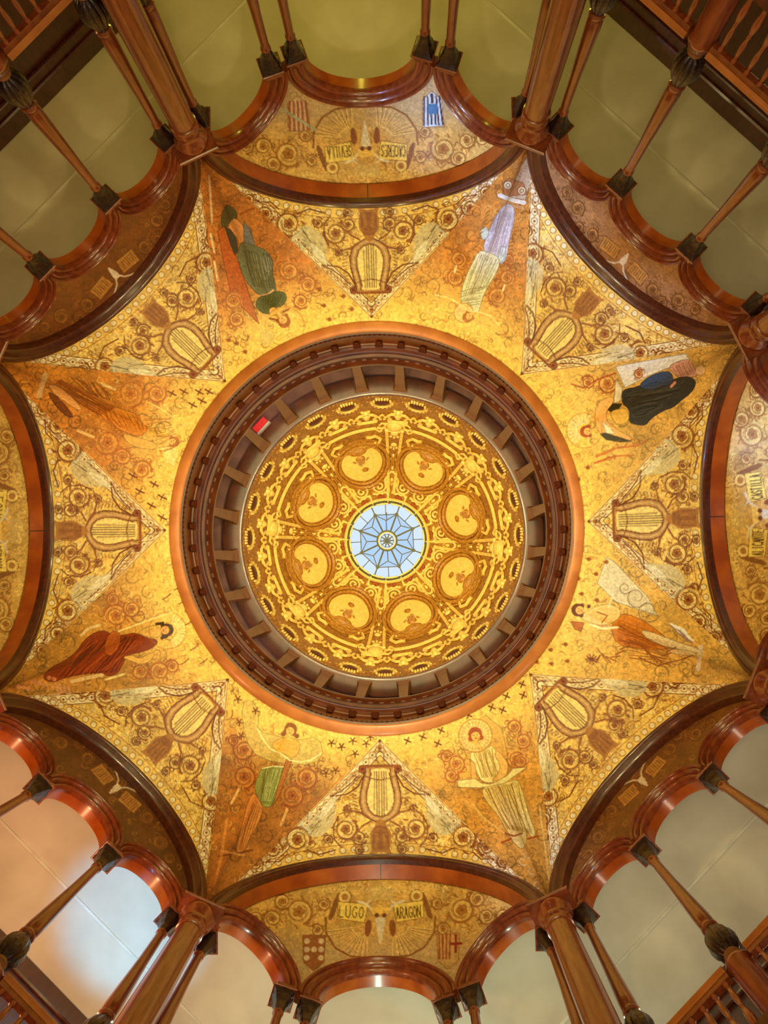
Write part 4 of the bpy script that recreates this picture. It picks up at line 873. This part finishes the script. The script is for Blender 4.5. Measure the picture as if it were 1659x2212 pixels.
# balustrades of the upper gallery
def make_balustrade(L):
    r = empty('balustrade', (0, 0, 0)); z = GAL
    hr = [(-.05, 1.06), (-.055, 1.09), (-.04, 1.12), (0, 1.135), (.04, 1.12), (.055, 1.09), (.05, 1.06), (.03, 1.04), (-.03, 1.04)]
    MB().sweep(hr, [lambda a, c, x=x: (x, a, c) for x in (-L / 2, L / 2)]).build('handrail', 'ring', r)
    MB().box(-L / 2, L / 2, -.03, .03, .97, 1.04, .005).build('upper_rail', 'wood', r)
    MB().box(-L / 2, L / 2, -.035, .035, .08, .15, .005).build('bottom_rail', 'wood', r)
    n = max(3, int(L / .115)); pr = [(.018, .15), (.03, .2), (.03, .23), (.016, .26), (.024, .36), (.034, .46), (.03, .54), (.016, .62), (.022, .64), (.016, .66), (.026, .74), (.022, .86), (.014, .92), (.026, .94), (.026, .97)]
    k0 = MB().lathe(pr, 12).build('baluster', 'shaft', r)
    for k in range(n):
        o = k0 if k == 0 else k0.copy()
        if k: col.objects.link(o); o.parent = r
        o.location = (-L / 2 + L * (k + .5) / n, 0, 0)
    return r
bp = {}
for b in B:
    if b.main: continue
    for (t, L, kind) in ((0, .80, 0), (.985, .72, 1), (-.985, .72, 1)):
        if L not in bp: bp[L] = make_balustrade(L); r = bp[L]
        else: r = copy_tree(bp[L])
        r.location = wp(b, t, 4.44, GAL); r.rotation_euler = (0, 0, b.rot)
        th = atan2(r.location.y, r.location.x); other = atan2(b.n.y, b.n.x); nbn = BAYS[(b.i + (1 if ((th - other + pi) % (2 * pi) - pi) > 0 else -1)) % 8][0]
        tag(r, 'turned balustrade with polished handrail, ' + ('middle' if kind == 0 else nbn) + ' section of the ' + b.name + ' bay', 'balustrade', 'gallery balustrades')

# ------------------------------------------------------------------ gallery shell (square room turned 45 degrees)
def octpoly(nm, nd):
    """octagon points with main distance nm, diagonal distance nd"""
    P = []
    for i in range(8):
        a, b2 = B[i], B[(i + 1) % 8]; na = nm if a.main else nd; nbb = nm if b2.main else nd
        m = np.array([[a.n.x, a.n.y], [b2.n.x, b2.n.y]]); P.append(np.linalg.solve(m, [na, nbb]))
    return P
SQ = [Vector((0, -1, 0)) * WN * sqrt(2), Vector((1, 0, 0)) * WN * sqrt(2), Vector((0, 1, 0)) * WN * sqrt(2), Vector((-1, 0, 0)) * WN * sqrt(2)]
def ceiling_ring(name, z0, z1, m):
    I, O = [], []; k_ = WN * sqrt(2)
    proj = lambda p: (p[0] * k_ / (abs(p[0]) + abs(p[1])), p[1] * k_ / (abs(p[0]) + abs(p[1])))
    for b in B:
        if not b.main: continue
        for (t, n) in ((1.99, 4.5), (.92, 5.25), (0, 5.25), (-.92, 5.25), (-1.99, 4.5)):
            p = wp(b, t, n, 0); I.append(p[:2]); O.append((b.n.x * k_, b.n.y * k_) if t == 0 else proj(p))
    n = len(I); V = [(*p, z0) for p in I] + [(*p, z0) for p in O] + [(*p, z1) for p in I] + [(*p, z1) for p in O]; F = []
    for k in range(n):
        k2 = (k + 1) % n; F += [(k, n + k, n + k2, k2), (2 * n + k, 2 * n + k2, 3 * n + k2, 3 * n + k), (k, k2, 2 * n + k2, 2 * n + k), (n + k, 3 * n + k, 3 * n + k2, n + k2)]
    me = bpy.data.meshes.new(name); me.from_pydata(V, [], F)
    bm_ = __import__('bmesh').new(); bm_.from_mesh(me); __import__('bmesh').ops.recalc_face_normals(bm_, faces=bm_.faces); bm_.to_mesh(me); bm_.free()
    me.materials.append(M[m]); o = bpy.data.objects.new(name, me); col.objects.link(o); return tag(o, kind='structure')
def annulus(name, inner, z0, z1, m, kind='structure', parent=None):
    if inner is None: return ceiling_ring(name, z0, z1, m)
    out = []
    for p in inner:
        # project radially to the square
        k = WN * sqrt(2) / (abs(p[0]) + abs(p[1])); out.append((p[0] * k, p[1] * k))
    # insert square corners
    I, O = [], []
    for i in range(8):
        I.append(inner[i]); O.append(out[i]); j = (i + 1) % 8
        nxt = B[(i + 1) % 8]
        if nxt.main:
            mid = (np.array(inner[i]) + np.array(inner[j])) / 2; I.append(mid); O.append((nxt.n.x * WN * sqrt(2), nxt.n.y * WN * sqrt(2)))
    n = len(I); V = [(*p, z0) for p in I] + [(*p, z0) for p in O] + [(*p, z1) for p in I] + [(*p, z1) for p in O]; F = []
    for k in range(n):
        k2 = (k + 1) % n
        F += [(k, n + k, n + k2, k2), (2 * n + k, 2 * n + k2, 3 * n + k2, 3 * n + k), (k, k2, 2 * n + k2, 2 * n + k), (n + k, 3 * n + k, 3 * n + k2, n + k2)]
    o = obj(name, V, F, m, smooth=False); tag(o, kind=kind); return o
o = annulus('ceiling', None, CZ, CZ + .12, 'ceil'); o['label'] = 'beige plaster ceiling of the upper gallery'
o = annulus('floor', octpoly(4.10, 4.2), GAL - .3, GAL, 'dark'); o['label'] = 'upper gallery floor slab'
o = obj('floor', [(-9.3, 0, FLOOR), (0, -9.3, FLOOR), (9.3, 0, FLOOR), (0, 9.3, FLOOR)], [(0, 1, 2, 3)], 'floor', smooth=False, flip=True); tag(o, kind='structure')
WNAME = {1: 'wall_northeast', 3: 'wall_southeast', 5: 'wall_southwest', 7: 'wall_northwest'}
for b in B:
    if b.main: continue
    m = MB().box(-WN, WN, WN, WN + .15, FLOOR, CZ + .12); m.build(WNAME[b.i], 'dark', rz=b.rot, smooth=False)['kind'] = 'structure'
    m = MB().box(-WN + .02, WN - .02, WN - .10, WN, CZ - .34, CZ, .02).box(-WN + .02, WN - .02, WN - .06, WN, CZ - .5, CZ - .34, .015); m.build('trim_%d' % (b.i // 2 + 1), 'dark', rz=b.rot)['kind'] = 'structure'
    for k, nn in enumerate((5.58,)):
        m = MB().box(-nn + .0, nn - .0, nn - .018, nn + .018, CZ - .015, CZ, .004); m.build('trim_%d' % (b.i // 2 + 5 + 4 * k), 'seam', rz=b.rot)['kind'] = 'structure'
# wall of the lower storey under the gallery
for b in B:
    w_ = .0; nn = 4.5; hw = nn * tan(pi / 8) + .05
    names = ['north', 'northeast', 'east', 'southeast', 'south', 'southwest', 'west', 'northwest']
    MB().box(-hw, hw, nn, nn + .12, FLOOR, GAL - .3).build('wall_lower_' + names[b.i], 'ceil', rz=b.rot, smooth=False)['kind'] = 'structure'

# ------------------------------------------------------------------ oculus ring and drum
root = empty('oculus_drum', (0, 0, RZ), label='dark oak drum with honey coloured flat ring around the central opening', cat='drum')
Lz = lambda pr: [(r, z - RZ) for r, z in pr]
def lathe_open(pr, n=192): return MB().lathe(Lz(pr), n, closed=False)
lathe_open([(2.77, 12.42), (2.77, 12.33), (2.74, 12.315), (2.64, 12.315), (2.625, 12.33)]).build('flat_ring', 'ring', root)
lathe_open([(2.625, 12.33), (2.60, 12.34), (2.60, 12.37), (2.615, 12.39), (2.60, 12.44)]).build('dark_fillet', 'dark', root)
MB().lathe([(2.615, .02), (2.600, .03), (2.596, .05), (2.600, .075), (2.615, .085)], 960, lobes=240, amp=.012, closed=False).build('bead_moulding', 'dark', root)
lathe_open([(2.60, 12.44), (2.645, 12.46), (2.645, 12.92), (2.62, 12.96), (2.60, 12.965), (2.595, 13.0), (2.57, 13.02), (2.565, 13.08), (2.545, 13.10), (2.54, 13.16), (2.555, 13.18), (2.555, 13.34), (2.52, 13.36), (2.52, 13.40), (2.535, 13.42), (2.535, 13.62), (2.50, 13.66), (2.48, 13.70), (2.48, 13.78), (2.50, 13.82), (2.56, 13.84), (2.70, 13.84)]).build('panelled_wall', 'drum', root)
br0 = None; N_MOD = 52
for k in range(N_MOD):
    if br0 is None:
        V = [(-.05, 0, 0), (.05, 0, 0), (.02, -.02, -.09), (-.02, -.02, -.09), (-.055, -.085, .02), (.055, -.085, .02), (-.055, 0, .03), (.055, 0, .03)]
        F = [(0, 1, 2, 3), (3, 2, 5, 4), (0, 3, 4, 6), (1, 7, 5, 2), (4, 5, 7, 6), (0, 6, 7, 1)]
        br0 = obj('modillion', V, F, 'drum', root, smooth=False); o = br0
    else: o = br0.copy(); col.objects.link(o); o.parent = root
    a = 2 * pi * k / N_MOD + .03; o.location = (2.64 * cos(a), 2.64 * sin(a), 12.94 - RZ); o.rotation_euler = (0, 0, a - pi / 2)
d0 = MB().box(-.03, .03, -.04, .0, 0, .08).build('dentil', 'drum', root, smooth=False)
for k in range(100):
    o = d0 if k == 0 else d0.copy()
    if k: col.objects.link(o); o.parent = root
    a = 2 * pi * k / 100; o.location = (2.54 * cos(a), 2.54 * sin(a), 13.42 - RZ); o.rotation_euler = (0, 0, a - pi / 2)
# top gallery behind the posts
o = lathe_open([(2.70, 13.84), (3.9, 13.84), (3.9, 16.05), (2.45, 16.05)], 96); o = o.build('wall_upper_gallery', 'mauve', loc=(0, 0, RZ), flip=False); tag(o, kind='structure'); o['label'] = 'mauve plaster gallery behind the short posts'
# posts
pr_ = empty('gallery_post', (0, 0, 0))
def taperbox(m, z0, z1, a0, b0, a1, b1): 
    V = [(-a0, -b0, z0), (a0, -b0, z0), (a0, b0, z0), (-a0, b0, z0), (-a1, -b1, z1), (a1, -b1, z1), (a1, b1, z1), (-a1, b1, z1)]
    return m.add(V, [(3, 2, 1, 0), (4, 5, 6, 7), (0, 1, 5, 4), (1, 2, 6, 5), (2, 3, 7, 6), (3, 0, 4, 7)])
taperbox(MB(), .14, 1.92, .062, .06, .09, .08).build('shaft', 'post', pr_, smooth=False)
MB().box(-.10, .10, -.10, .10, 0, .14, .01).build('base', 'dark', pr_)
taperbox(taperbox(MB(), 1.92, 2.0, .095, .09, .12, .11), 2.0, 2.12, .125, .115, .125, .115).build('capital', 'post', pr_, smooth=False)
LEAN = ['pier']
for k in range(24):
    r = pr_ if k == 0 else copy_tree(pr_); a = 2 * pi * (k + .5) / 24 - pi / 2 + .009
    r.location = (2.62 * cos(a), 2.62 * sin(a), 13.86); r.rotation_euler = (0, 0, a - pi / 2)
    hour = ((a + pi / 2) % (2 * pi)) / (2 * pi) * 12
    tag(r, 'short tapered oak post under the gold dome rim, at the %d:%02d clock position' % (int(hour) or 12, int((hour % 1) * 60)), 'post', 'short posts around the drum')
# red sign
s = empty('red_sign', (-2.06, -1.93, 15.86), atan2(-1.93, -2.06) - pi / 2, 'small red lit sign box with a white highlight strip between two drum posts', 'sign')
MB().box(-.14, .14, -.06, .06, -.14, .1, .01).build('sign_face', 'red', s); MB().box(-.15, .15, -.10, -.065, -.16, -.02, .006).build('white_highlight', 'white', s)  # white box stands in for a bright highlight beside the sign
MB().tube([(0, 0, .1), (0, 0, .19)], .012, 8).build('mount', 'white', s)

# ------------------------------------------------------------------ gold dome
DR, DZ, DHH = 2.49, 16.0, 3.72; DROT = math.radians(6.0)
def dpt(az, ph, off=0.0):
    """az from image-top clockwise; ph elevation parameter"""
    R = DR * cos(ph); Z = DZ + DHH * sin(ph); nx, nz = cos(ph) / DR, sin(ph) / DHH; L = math.hypot(nx, nz)
    R -= off * nx / L; Z -= off * nz / L; th = az - pi / 2
    return (R * cos(th), R * sin(th), Z)
dome = empty('gilded_dome', (0, 0, DZ), label='gilded plaster dome with eight pilasters and mask medallions around the skylight', cat='dome')
def dm(az0, ph0, sc=1.0):
    R = DR * cos(ph0); arc = math.hypot(DR * sin(ph0), DHH * cos(ph0))
    def f(x, y, h):
        p = dpt(az0 + x / R, ph0 + y / arc, h); return (p[0], p[1], p[2] - DZ)
    return f
m = MB(); NA, NP = 192, 40; phm = math.acos(.86 / DR); V = []
for i in range(NP + 1):
    ph = phm * i / NP
    for k in range(NA):
        az = 2 * pi * k / NA; off = 0
        if i < 6: off = -.05 * (1 - abs(cos(12 * az))) * (1 - i / 6)
        p = dpt(az, ph, off); V.append((p[0], p[1], p[2] - DZ))
F = [(i * NA + k, i * NA + (k + 1) % NA, (i + 1) * NA + (k + 1) % NA, (i + 1) * NA + k) for i in range(NP) for k in range(NA)]
m.add(V, F); m.build('dome_shell', 'shell', dome, flip=True)
m = MB().lathe([(2.44, .04), (2.45, -.05), (2.50, -.07), (2.76, -.07), (2.76, .05)], 96, closed=False); m.build('lintel_ring', 'drum', dome)
def spin(o, n, off=0.0):
    for k in range(n):
        c = o if k == 0 else o.copy()
        if k: col.objects.link(c); c.parent = o.parent
        c.rotation_euler = (0, 0, 2 * pi * k / n + off)
dg = math.radians
ZAZ = DROT
# pilasters
f = lambda x, y, h: None
def pil():
    m = MB(); P0, P1 = dg(31), dg(65); 
    for sg in (-1, 1):
        pts = []; 
        for k in range(15):
            q = k / 14; ph = P0 + (P1 - P0) * q; wd = .155 * (1 - q) + .06 * q; R = DR * cos(ph); p = dpt(sg * wd / R, ph, .02); pts.append((p[0], p[1], p[2] - DZ))
        m.tube(pts, .036, 6)
        for k in (0, 5, 10, 14): 
            p = pts[k]; m.blob(lambda x, y, h, p=p: (p[0] + x, p[1] + y, p[2] - h * .6), .045, .045, .05, n=8, rings=2)
    return m.build('pilaster', 'relief', dome)
spin(pil(), 8, ZAZ)
for k in range(5):
    ph = dg(34 + 6.4 * k); f = dm(0, ph); w = .10 - .015 * k
    m = MB(); m.blob(f, w * .8, .06, .03, 0, 0, 10, 3); m.blob(f, w * .35, .03, .03, w * .7, .09, 6, 2); m.blob(f, w * .35, .03, .03, -w * .7, .09, 6, 2); m.blob(f, w * .3, .04, .03, 0, .12, 6, 2)
    spin(m.build('arabesque_leaf', 'relief', dome), 8, ZAZ)
m = MB(); f = dm(0, dg(29)); m.blob(f, .155, .16, .09, 0, 0, 20, 5)
spin(m.build('oval_boss', 'relief', dome), 8, ZAZ)
m = MB(); m.tube([f(.19 * cos(a), .2 * sin(a), .02) for a in np.linspace(0, 2 * pi, 24, endpoint=False)], .025, 6, closed=True)
for sg in (-1, 1):
    m.tube([f(sg * x, y, .03) for x, y in ((.2, .02), (.27, .05), (.33, .0), (.36, .09), (.3, .16), (.25, .12))], .026, 6); m.tube([f(sg * x, y, .03) for x, y in ((.16, -.14), (.25, -.16), (.3, -.08))], .022, 6)
spin(m.build('boss_wreath', 'relief', dome), 8, ZAZ)
# encircling band between bosses
m = MB(); pts = []
for k in range(20):
    az = dg(9.5) + dg(26) * k / 19; p = dpt(az, dg(29.5) + 0.0, .03); pts.append((p[0], p[1], p[2] - DZ))
m.tube(pts, .034, 6)
spin(m.build('frame_band', 'relief', dome), 8, ZAZ)
# medallions (between the pilasters)
maz = pi / 8; f = dm(maz, dg(49))
m = MB(); m.blob(f, .42, .50, .035, 0, 0, 32, 2); spin(m.build('medallion_disc', 'relief', dome), 8, ZAZ)
m = MB()
for r_, t_ in ((.45, .03), (.53, .045), (.6, .02)): m.tube([f(r_ * 1.04 * cos(a), r_ * 1.24 * sin(a), .03) for a in np.linspace(0, 2 * pi, 40, endpoint=False)], t_, 6, closed=True)
for k in range(26): a = 2 * pi * k / 26; m.blob(f, .035, .035, .07, .55 * cos(a), .66 * sin(a), 6, 2)
spin(m.build('medallion_wreath', 'gilt2', dome), 8, ZAZ)
m = MB(); m.blob(f, .10, .11, .11, .0, -.17, 14, 4); m.blob(f, .17, .10, .09, 0, -.38, 12, 3)
for k in range(4): m.tube([f(-.07 + x, -.09 - .045 * k + .02 * cos(x * 20), .10) for x in np.linspace(0, .14, 5)], .012, 5)
for sg in (-1, 1): m.blob(f, .035, .08, .05, sg * .13, -.13, 8, 3, rot=sg * .6); m.tube([f(sg * x, y, .04) for x, y in ((.1, -.42), (.22, -.48), (.34, -.44), (.4, -.52), (.34, -.6))], .026, 6)
spin(m.build('mask_head', 'gilt2', dome), 8, ZAZ)
m = MB(); m.blob(f, .11, .10, .05, .03, .16, 10, 2, rot=.4); m.blob(f, .04, .14, .04, -.02, .02, 8, 2)
spin(m.build('mask_foliage', 'gilt2', dome), 8, ZAZ)
# scrolls and leaves above and below the medallions
for sg in (-1, 1):
    f2 = dm(maz, dg(62)); q = np.linspace(0, 1, 26); a = q * 2 * pi * 1.6; rr = .15 * (1 - q) ** .7
    spin(MB().tube([f2(sg * (.19 + r1 * cos(a1)), .02 + r1 * sin(a1), .03) for r1, a1 in zip(rr, a)], .024, 6).build('scroll', 'relief', dome), 8, ZAZ)
    spin(MB().tube([f2(sg * x, y, .03) for x, y in ((.34, .0), (.33, -.16), (.38, -.26), (.45, -.36), (.52, -.34))], .032, 6, taper=lambda s: 1 - .6 * s).build('curling_stem', 'relief', dome), 8, ZAZ)
    f3 = dm(maz, dg(36)); spin(MB().tube([f3(sg * x, y, .03) for x, y in ((.24, -.1), (.32, -.06), (.42, -.1), (.52, .02), (.48, .14), (.38, .12))], .034, 6).build('acanthus_leaf', 'relief', dome), 8, ZAZ)
# cartouches, one per 15 degrees
f = dm(0, dg(22)); m = MB()
m.tube([f(x, y, .04) for x, y in ((-.19, .15), (0, .17), (.19, .15))], .032, 6)
for sg in (-1, 1):
    m.tube([f(sg * x, y, .04) for x, y in ((.19, .14), (.13, .08), (.17, .0), (.19, -.08), (.13, -.16), (.05, -.17))], .03, 6)
    m.tube([f(sg * x, y, .03) for x, y in ((.2, -.02), (.26, .0), (.27, -.07), (.3, -.1))], .022, 6); m.tube([f(sg * x, y, .03) for x, y in ((.24, .07), (.28, .1))], .022, 5)
m.blob(f, .08, .08, .06, 0, -.02, 12, 3); m.blob(f, .07, .06, .07, 0, -.2, 10, 3); m.blob(f, .05, .03, .04, 0, .09, 8, 2)
for sg in (-1, 1): m.blob(f, .035, .03, .05, sg * .06, -.26, 6, 2)
spin(m.build('cartouche', 'relief', dome), 24, dg(7.5))
# scalloped niches, one per 15 degrees, offset
f = dm(dg(7.5), dg(10)); m = MB(); m.blob(f, .14, .20, .05, 0, .03, 20, 2); spin(m.build('niche_opening', 'niche', dome), 24, dg(8))
m = MB(); m.tube([f(.17 * cos(a), .03 + .25 * sin(a), .02) for a in np.linspace(-.5, pi + .5, 18)], .022, 6)
for k in range(9): a = pi * k / 8; m.blob(f, .03, .04, .04, .2 * cos(a), .04 + .3 * sin(a), 6, 2)
for k in range(5): m.blob(f, .03, .06, .05, -.1 + .05 * k, -.16, 6, 2)
for sg in (-1, 1): m.blob(f, .028, .05, .05, sg * .15, -.03, 6, 2)
spin(m.build('niche_shell', 'relief', dome), 24, dg(8))
m = MB()
for k in range(44):
    r_ = random.Random(k); x = r_.uniform(-.3, .3); y = r_.uniform(-.36, .2)
    if abs(x) < .2 and y > -.16: continue
    f5 = dm(dg(7.5), dg(9)); m.blob(f5, .022, .03, .03, x, y, 5, 2, rot=r_.uniform(0, 3))
o = m.build('rim_texture', 'gilt2', dome); o['kind'] = 'stuff'; spin(o, 24, dg(8))
# roses round the skylight
m = MB(); f = dm(0, dg(68.6)); 
for k in range(6): a = k * pi / 3; m.blob(f, .04, .04, .05, .055 * cos(a), .055 * sin(a), 6, 2)
spin(m.build('rosette', 'rose', dome), 16, dg(5 + 11.25))
m = MB()
for k in range(6): m.blob(f, .045, .03, .05, -.12 + .05 * k, -.13 + .02 * (k % 2), 6, 2)
for k in range(3): m.blob(f, .03, .05, .05, .14, -.06 + .06 * k, 6, 2)
m.tube([f(x, .13, .03) for x in (-.15, 0, .15)], .022, 5)
spin(m.build('rosette_border', 'relief', dome), 16, dg(5 + 11.25))
p = dpt(0, phm); zt = p[2] - DZ
m = MB().lathe([(.90, zt - .06), (.87, zt - .1), (.84, zt - .09), (.84, zt + .12), (.86, zt + .12)], 64, closed=False); m.build('curb', 'relief', dome)
# blank plaster backing behind the dome and vault so that no daylight leaks in
m = MB().lathe([(2.8, 12.42), (3.95, 12.9), (3.95, 16.3), (2.7, 17.6), (1.6, 20.1), (.95, 20.3), (.95, 19.7)], 64, closed=False)
o = m.build('ceiling', 'ceil'); tag(o, kind='structure')
V = []; F = []
Pi = [(2.8 * cos(2 * pi * k / 64), 2.8 * sin(2 * pi * k / 64), 12.46) for k in range(64)]
Po = []
for k in range(64):
    a = 2 * pi * k / 64; s_ = WN * sqrt(2) / (abs(cos(a)) + abs(sin(a))) + .1; Po.append((s_ * cos(a), s_ * sin(a), 12.46))
o = obj('ceiling', Pi + Po, [(k, 64 + k, 64 + (k + 1) % 64, (k + 1) % 64) for k in range(64)], 'ceil', smooth=False); tag(o, kind='structure')
for b in B:
    if b.main: continue
    MB().box(-WN - .1, WN + .1, WN, WN + .15, CZ + .12, 12.5).build('wall_attic', 'ceil', rz=b.rot, smooth=False)['kind'] = 'structure'

# ------------------------------------------------------------------ skylight
SZ = 19.62; sk = empty('skylight', (0, 0, SZ), dg(-1.5), 'round leaded skylight with star pattern bars and pale blue glass', 'skylight')
def ring(m, r0, r1, z0, z1, n=96): 
    return m.lathe([(r0, z0), (r1, z0), (r1, z1), (r0, z1), (r0, z0)], n, closed=False)
ring(MB(), .79, .86, -.05, .03).build('outer_frame', 'bar', sk)
RO = .80; HZ = 0.02
def bar(m, p, q, w, h=.03):
    d = Vector((q[0] - p[0], q[1] - p[1], 0)); n = Vector((-d.y, d.x, 0)).normalized() * (w / 2); P = [Vector((p[0], p[1], 0)), Vector((q[0], q[1], 0))]
    V = [P[0] - n, P[1] - n, P[1] + n, P[0] + n]; V = [(v.x, v.y, -h) for v in V] + [(v.x, v.y, .0) for v in V]
    return m.add(V, [(3, 2, 1, 0), (4, 5, 6, 7), (0, 1, 5, 4), (1, 2, 6, 5), (2, 3, 7, 6), (3, 0, 4, 7)])
pol = lambda r, a: (r * cos(a), r * sin(a))
m = MB(); bar(m, pol(.19, pi / 8), pol(.6, pi / 8), .034); bar(m, pol(.6, pi / 8), pol(.8, pi / 8), .026); m.lathe([(.035, -.035), (.035, 0)], 12, c=pol(.6, pi / 8)); spin(m.build('main_bar', 'bar', sk, smooth=False), 8)
m = MB(); bar(m, pol(.2, 0), pol(.43, 0), .02); bar(m, pol(.43, 0), pol(.6, pi / 8), .018); bar(m, pol(.43, 0), pol(.6, -pi / 8), .018); spin(m.build('star_bar', 'bar', sk, smooth=False), 8)
m = MB(); bar(m, pol(.6, -pi / 8), pol(.6, pi / 8), .018); bar(m, pol(.6 * cos(pi / 8), 0), pol(.8, 0), .016); spin(m.build('octagon_bar', 'bar', sk, smooth=False), 8)
m = MB(); bar(m, pol(.42, 0), pol(.60, 0), .02, .04); o = m.build('pull_chain', 'bar', sk, smooth=False); o.rotation_euler = (0, 0, -pi / 2 + dg(1.5))
ring(ring(MB(), .175, .225, -.07, .0), .13, .14, -.05, 0).build('hub_ring', 'bar', sk); ring(MB(), .165, .188, -.085, -.05).build('hub_bead', 'brass', sk)
m = MB()
for k in range(10): a = 2 * pi * k / 10; bar(m, (0, 0), pol(.15, a), .022, .04); m.lathe([(.02, -.05), (.02, 0)], 8, c=pol(.07, a))
m.lathe([(.045, -.07), (.045, 0)], 12); m.build('hub_rosette', 'bar', sk, smooth=False)
m = MB(); V = [(*pol(.2, -pi / 8), .01), (*pol(.6, -pi / 8), .01), (*pol(.6, pi / 8), .01), (*pol(.2, pi / 8), .01)]; m.add(V, [(3, 2, 1, 0)]); spin(m.build('star_pane', 'pane', sk, smooth=False), 8)
m = MB(); V = [(*pol(.6, -pi / 8), .01), (*pol(.6, pi / 8), .01)] + [(*pol(.8, pi / 8 - k * pi / 24), -.01) for k in range(7)]; m.add(V, [tuple(range(9))]); spin(m.build('rim_pane', 'pane_clear', sk, smooth=False), 8)
m = MB(); m.add([(*pol(.19, 2 * pi * k / 24), .01) for k in range(24)], [tuple(range(24))]); m.build('hub_pane', 'pane_clear', sk, smooth=False)

# ------------------------------------------------------------------ light
W = bpy.data.worlds.new('sky'); bpy.context.scene.world = W; W.use_nodes = True
bg = W.node_tree.nodes['Background']; bg.inputs[0].default_value = (.70, .85, 1.0, 1); bg.inputs[1].default_value = 1.0
def lamp(name, kind, loc, target, energy, colr, size=.3, spot=None, blend=.6, size_y=None):
    d = bpy.data.lights.new(name, kind); d.energy = energy; d.color = tuple(lin(colr)) if max(colr) > 1 else colr
    if kind == 'AREA':
        d.size = size
        if size_y: d.shape = 'RECTANGLE'; d.size_y = size_y
    else: d.shadow_soft_size = size
    if kind == 'SPOT': d.spot_size = spot; d.spot_blend = blend
    o = bpy.data.objects.new(name, d); o.location = loc
    v = Vector(target) - Vector(loc); o.rotation_euler = v.to_track_quat('-Z', 'Y').to_euler(); col.objects.link(o); return o
WARM = (255, 232, 160)
for i in range(8):                                        # unseen uplights along the walls, placed to light the vault
    a = pi / 8 + i * pi / 4; loc = (3.7 * cos(a), 3.7 * sin(a), 5.0)
    lamp('vault_uplight', 'SPOT', loc, (-2.2 * cos(a), -2.2 * sin(a), 12.3), 960, WARM, .25, math.radians(58), 1.0)
for i in range(4):                                        # unseen narrow spots added to brighten the gilded dome
    a = i * pi / 2; loc = (3.7 * cos(a), 3.7 * sin(a), 4.2)
    lamp('dome_fill_spot', 'SPOT', loc, (-.5 * cos(a), -.5 * sin(a), 17.5), 2250, (255, 236, 176), .2, math.radians(24), .35)
lamp('hall_fill', 'AREA', (0, 0, -1.0), (0, 0, 10), 230, WARM, 3.0)  # area light added below the eye as soft ambient fill
gl = {0: ((236, 222, 80), 150, 7.0), 1: ((206, 196, 140), 16, 6.0), 2: ((225, 225, 225), 40, 6.6), 3: ((240, 218, 186), 75, 5.6), 4: ((226, 246, 216), 300, 6.6), 5: ((255, 172, 118), 235, 5.6), 6: ((255, 190, 130), 40, 6.6), 7: ((240, 190, 120), 18, 5.6)}
for b in B:
    c, e, n = gl[b.i]; lamp('gallery_fill', 'POINT', wp(b, 0, n, 7.6), (0, 0, 20), e, c, .25)  # unseen point lights added to tint the ceiling of each bay
for k in range(4):
    a = pi / 4 + k * pi / 2 + .12; lamp('attic_fill', 'POINT', (3.3 * cos(a), 3.3 * sin(a), 14.6), (0, 0, 20), (5, 12, 12, 3)[k], (255, 226, 216), .1)  # hidden point lights added to brighten the mauve gallery behind the posts
# daylight beams from the windows of the lower left gallery
SKY = (150, 190, 255); b = B[5]; src = wp(b, .3, 6.2, 8.0)
for (tx, ty, tz, e, deg) in ((1.72, -3.35, 10.9, 5500, 13), (3.1, -2.1, 11.2, 3000, 10), (4.85, -.75, 10.7, 9000, 13), (.95, -4.75, 10.8, 4500, 11), (2.7, 1.0, 12.0, 900, 11)):
    lamp('window_daylight', 'SPOT', src, (tx, ty, tz), e, SKY, .12, math.radians(deg), 1.0)
lamp('window_daylight', 'SPOT', wp(B[7], 0, 6.2, 8.0), (1.7, 3.9, 10.9), 2400, SKY, .12, math.radians(11), 1.0)  # unseen source chosen in the upper left gallery to light the opposite corner
lamp('window_daylight', 'SPOT', wp(b, 1.7, 5.2, 6.6), wp(b, 1.25, 5.3, 11.0), 1000, (20, 185, 255), .1, math.radians(27), .7)

# ------------------------------------------------------------------ camera
cd = bpy.data.cameras.new('camera'); cam = bpy.data.objects.new('camera', cd); col.objects.link(cam); bpy.context.scene.camera = cam
cd.sensor_fit = 'HORIZONTAL'; cd.sensor_width = 36.0; cd.lens = 36.0 * FPX / 1659.0; cd.clip_end = 200
Mx = Matrix((R0, -R1, -R2)).transposed().to_4x4(); Mx.translation = CAM; cam.matrix_world = Mx
sc = bpy.context.scene; sc.view_settings.view_transform = 'Standard'; sc.view_settings.look = 'None'
sc.view_settings.gamma = 1; sc.view_settings.use_curve_mapping = False; sc.view_settings.exposure = 0.0
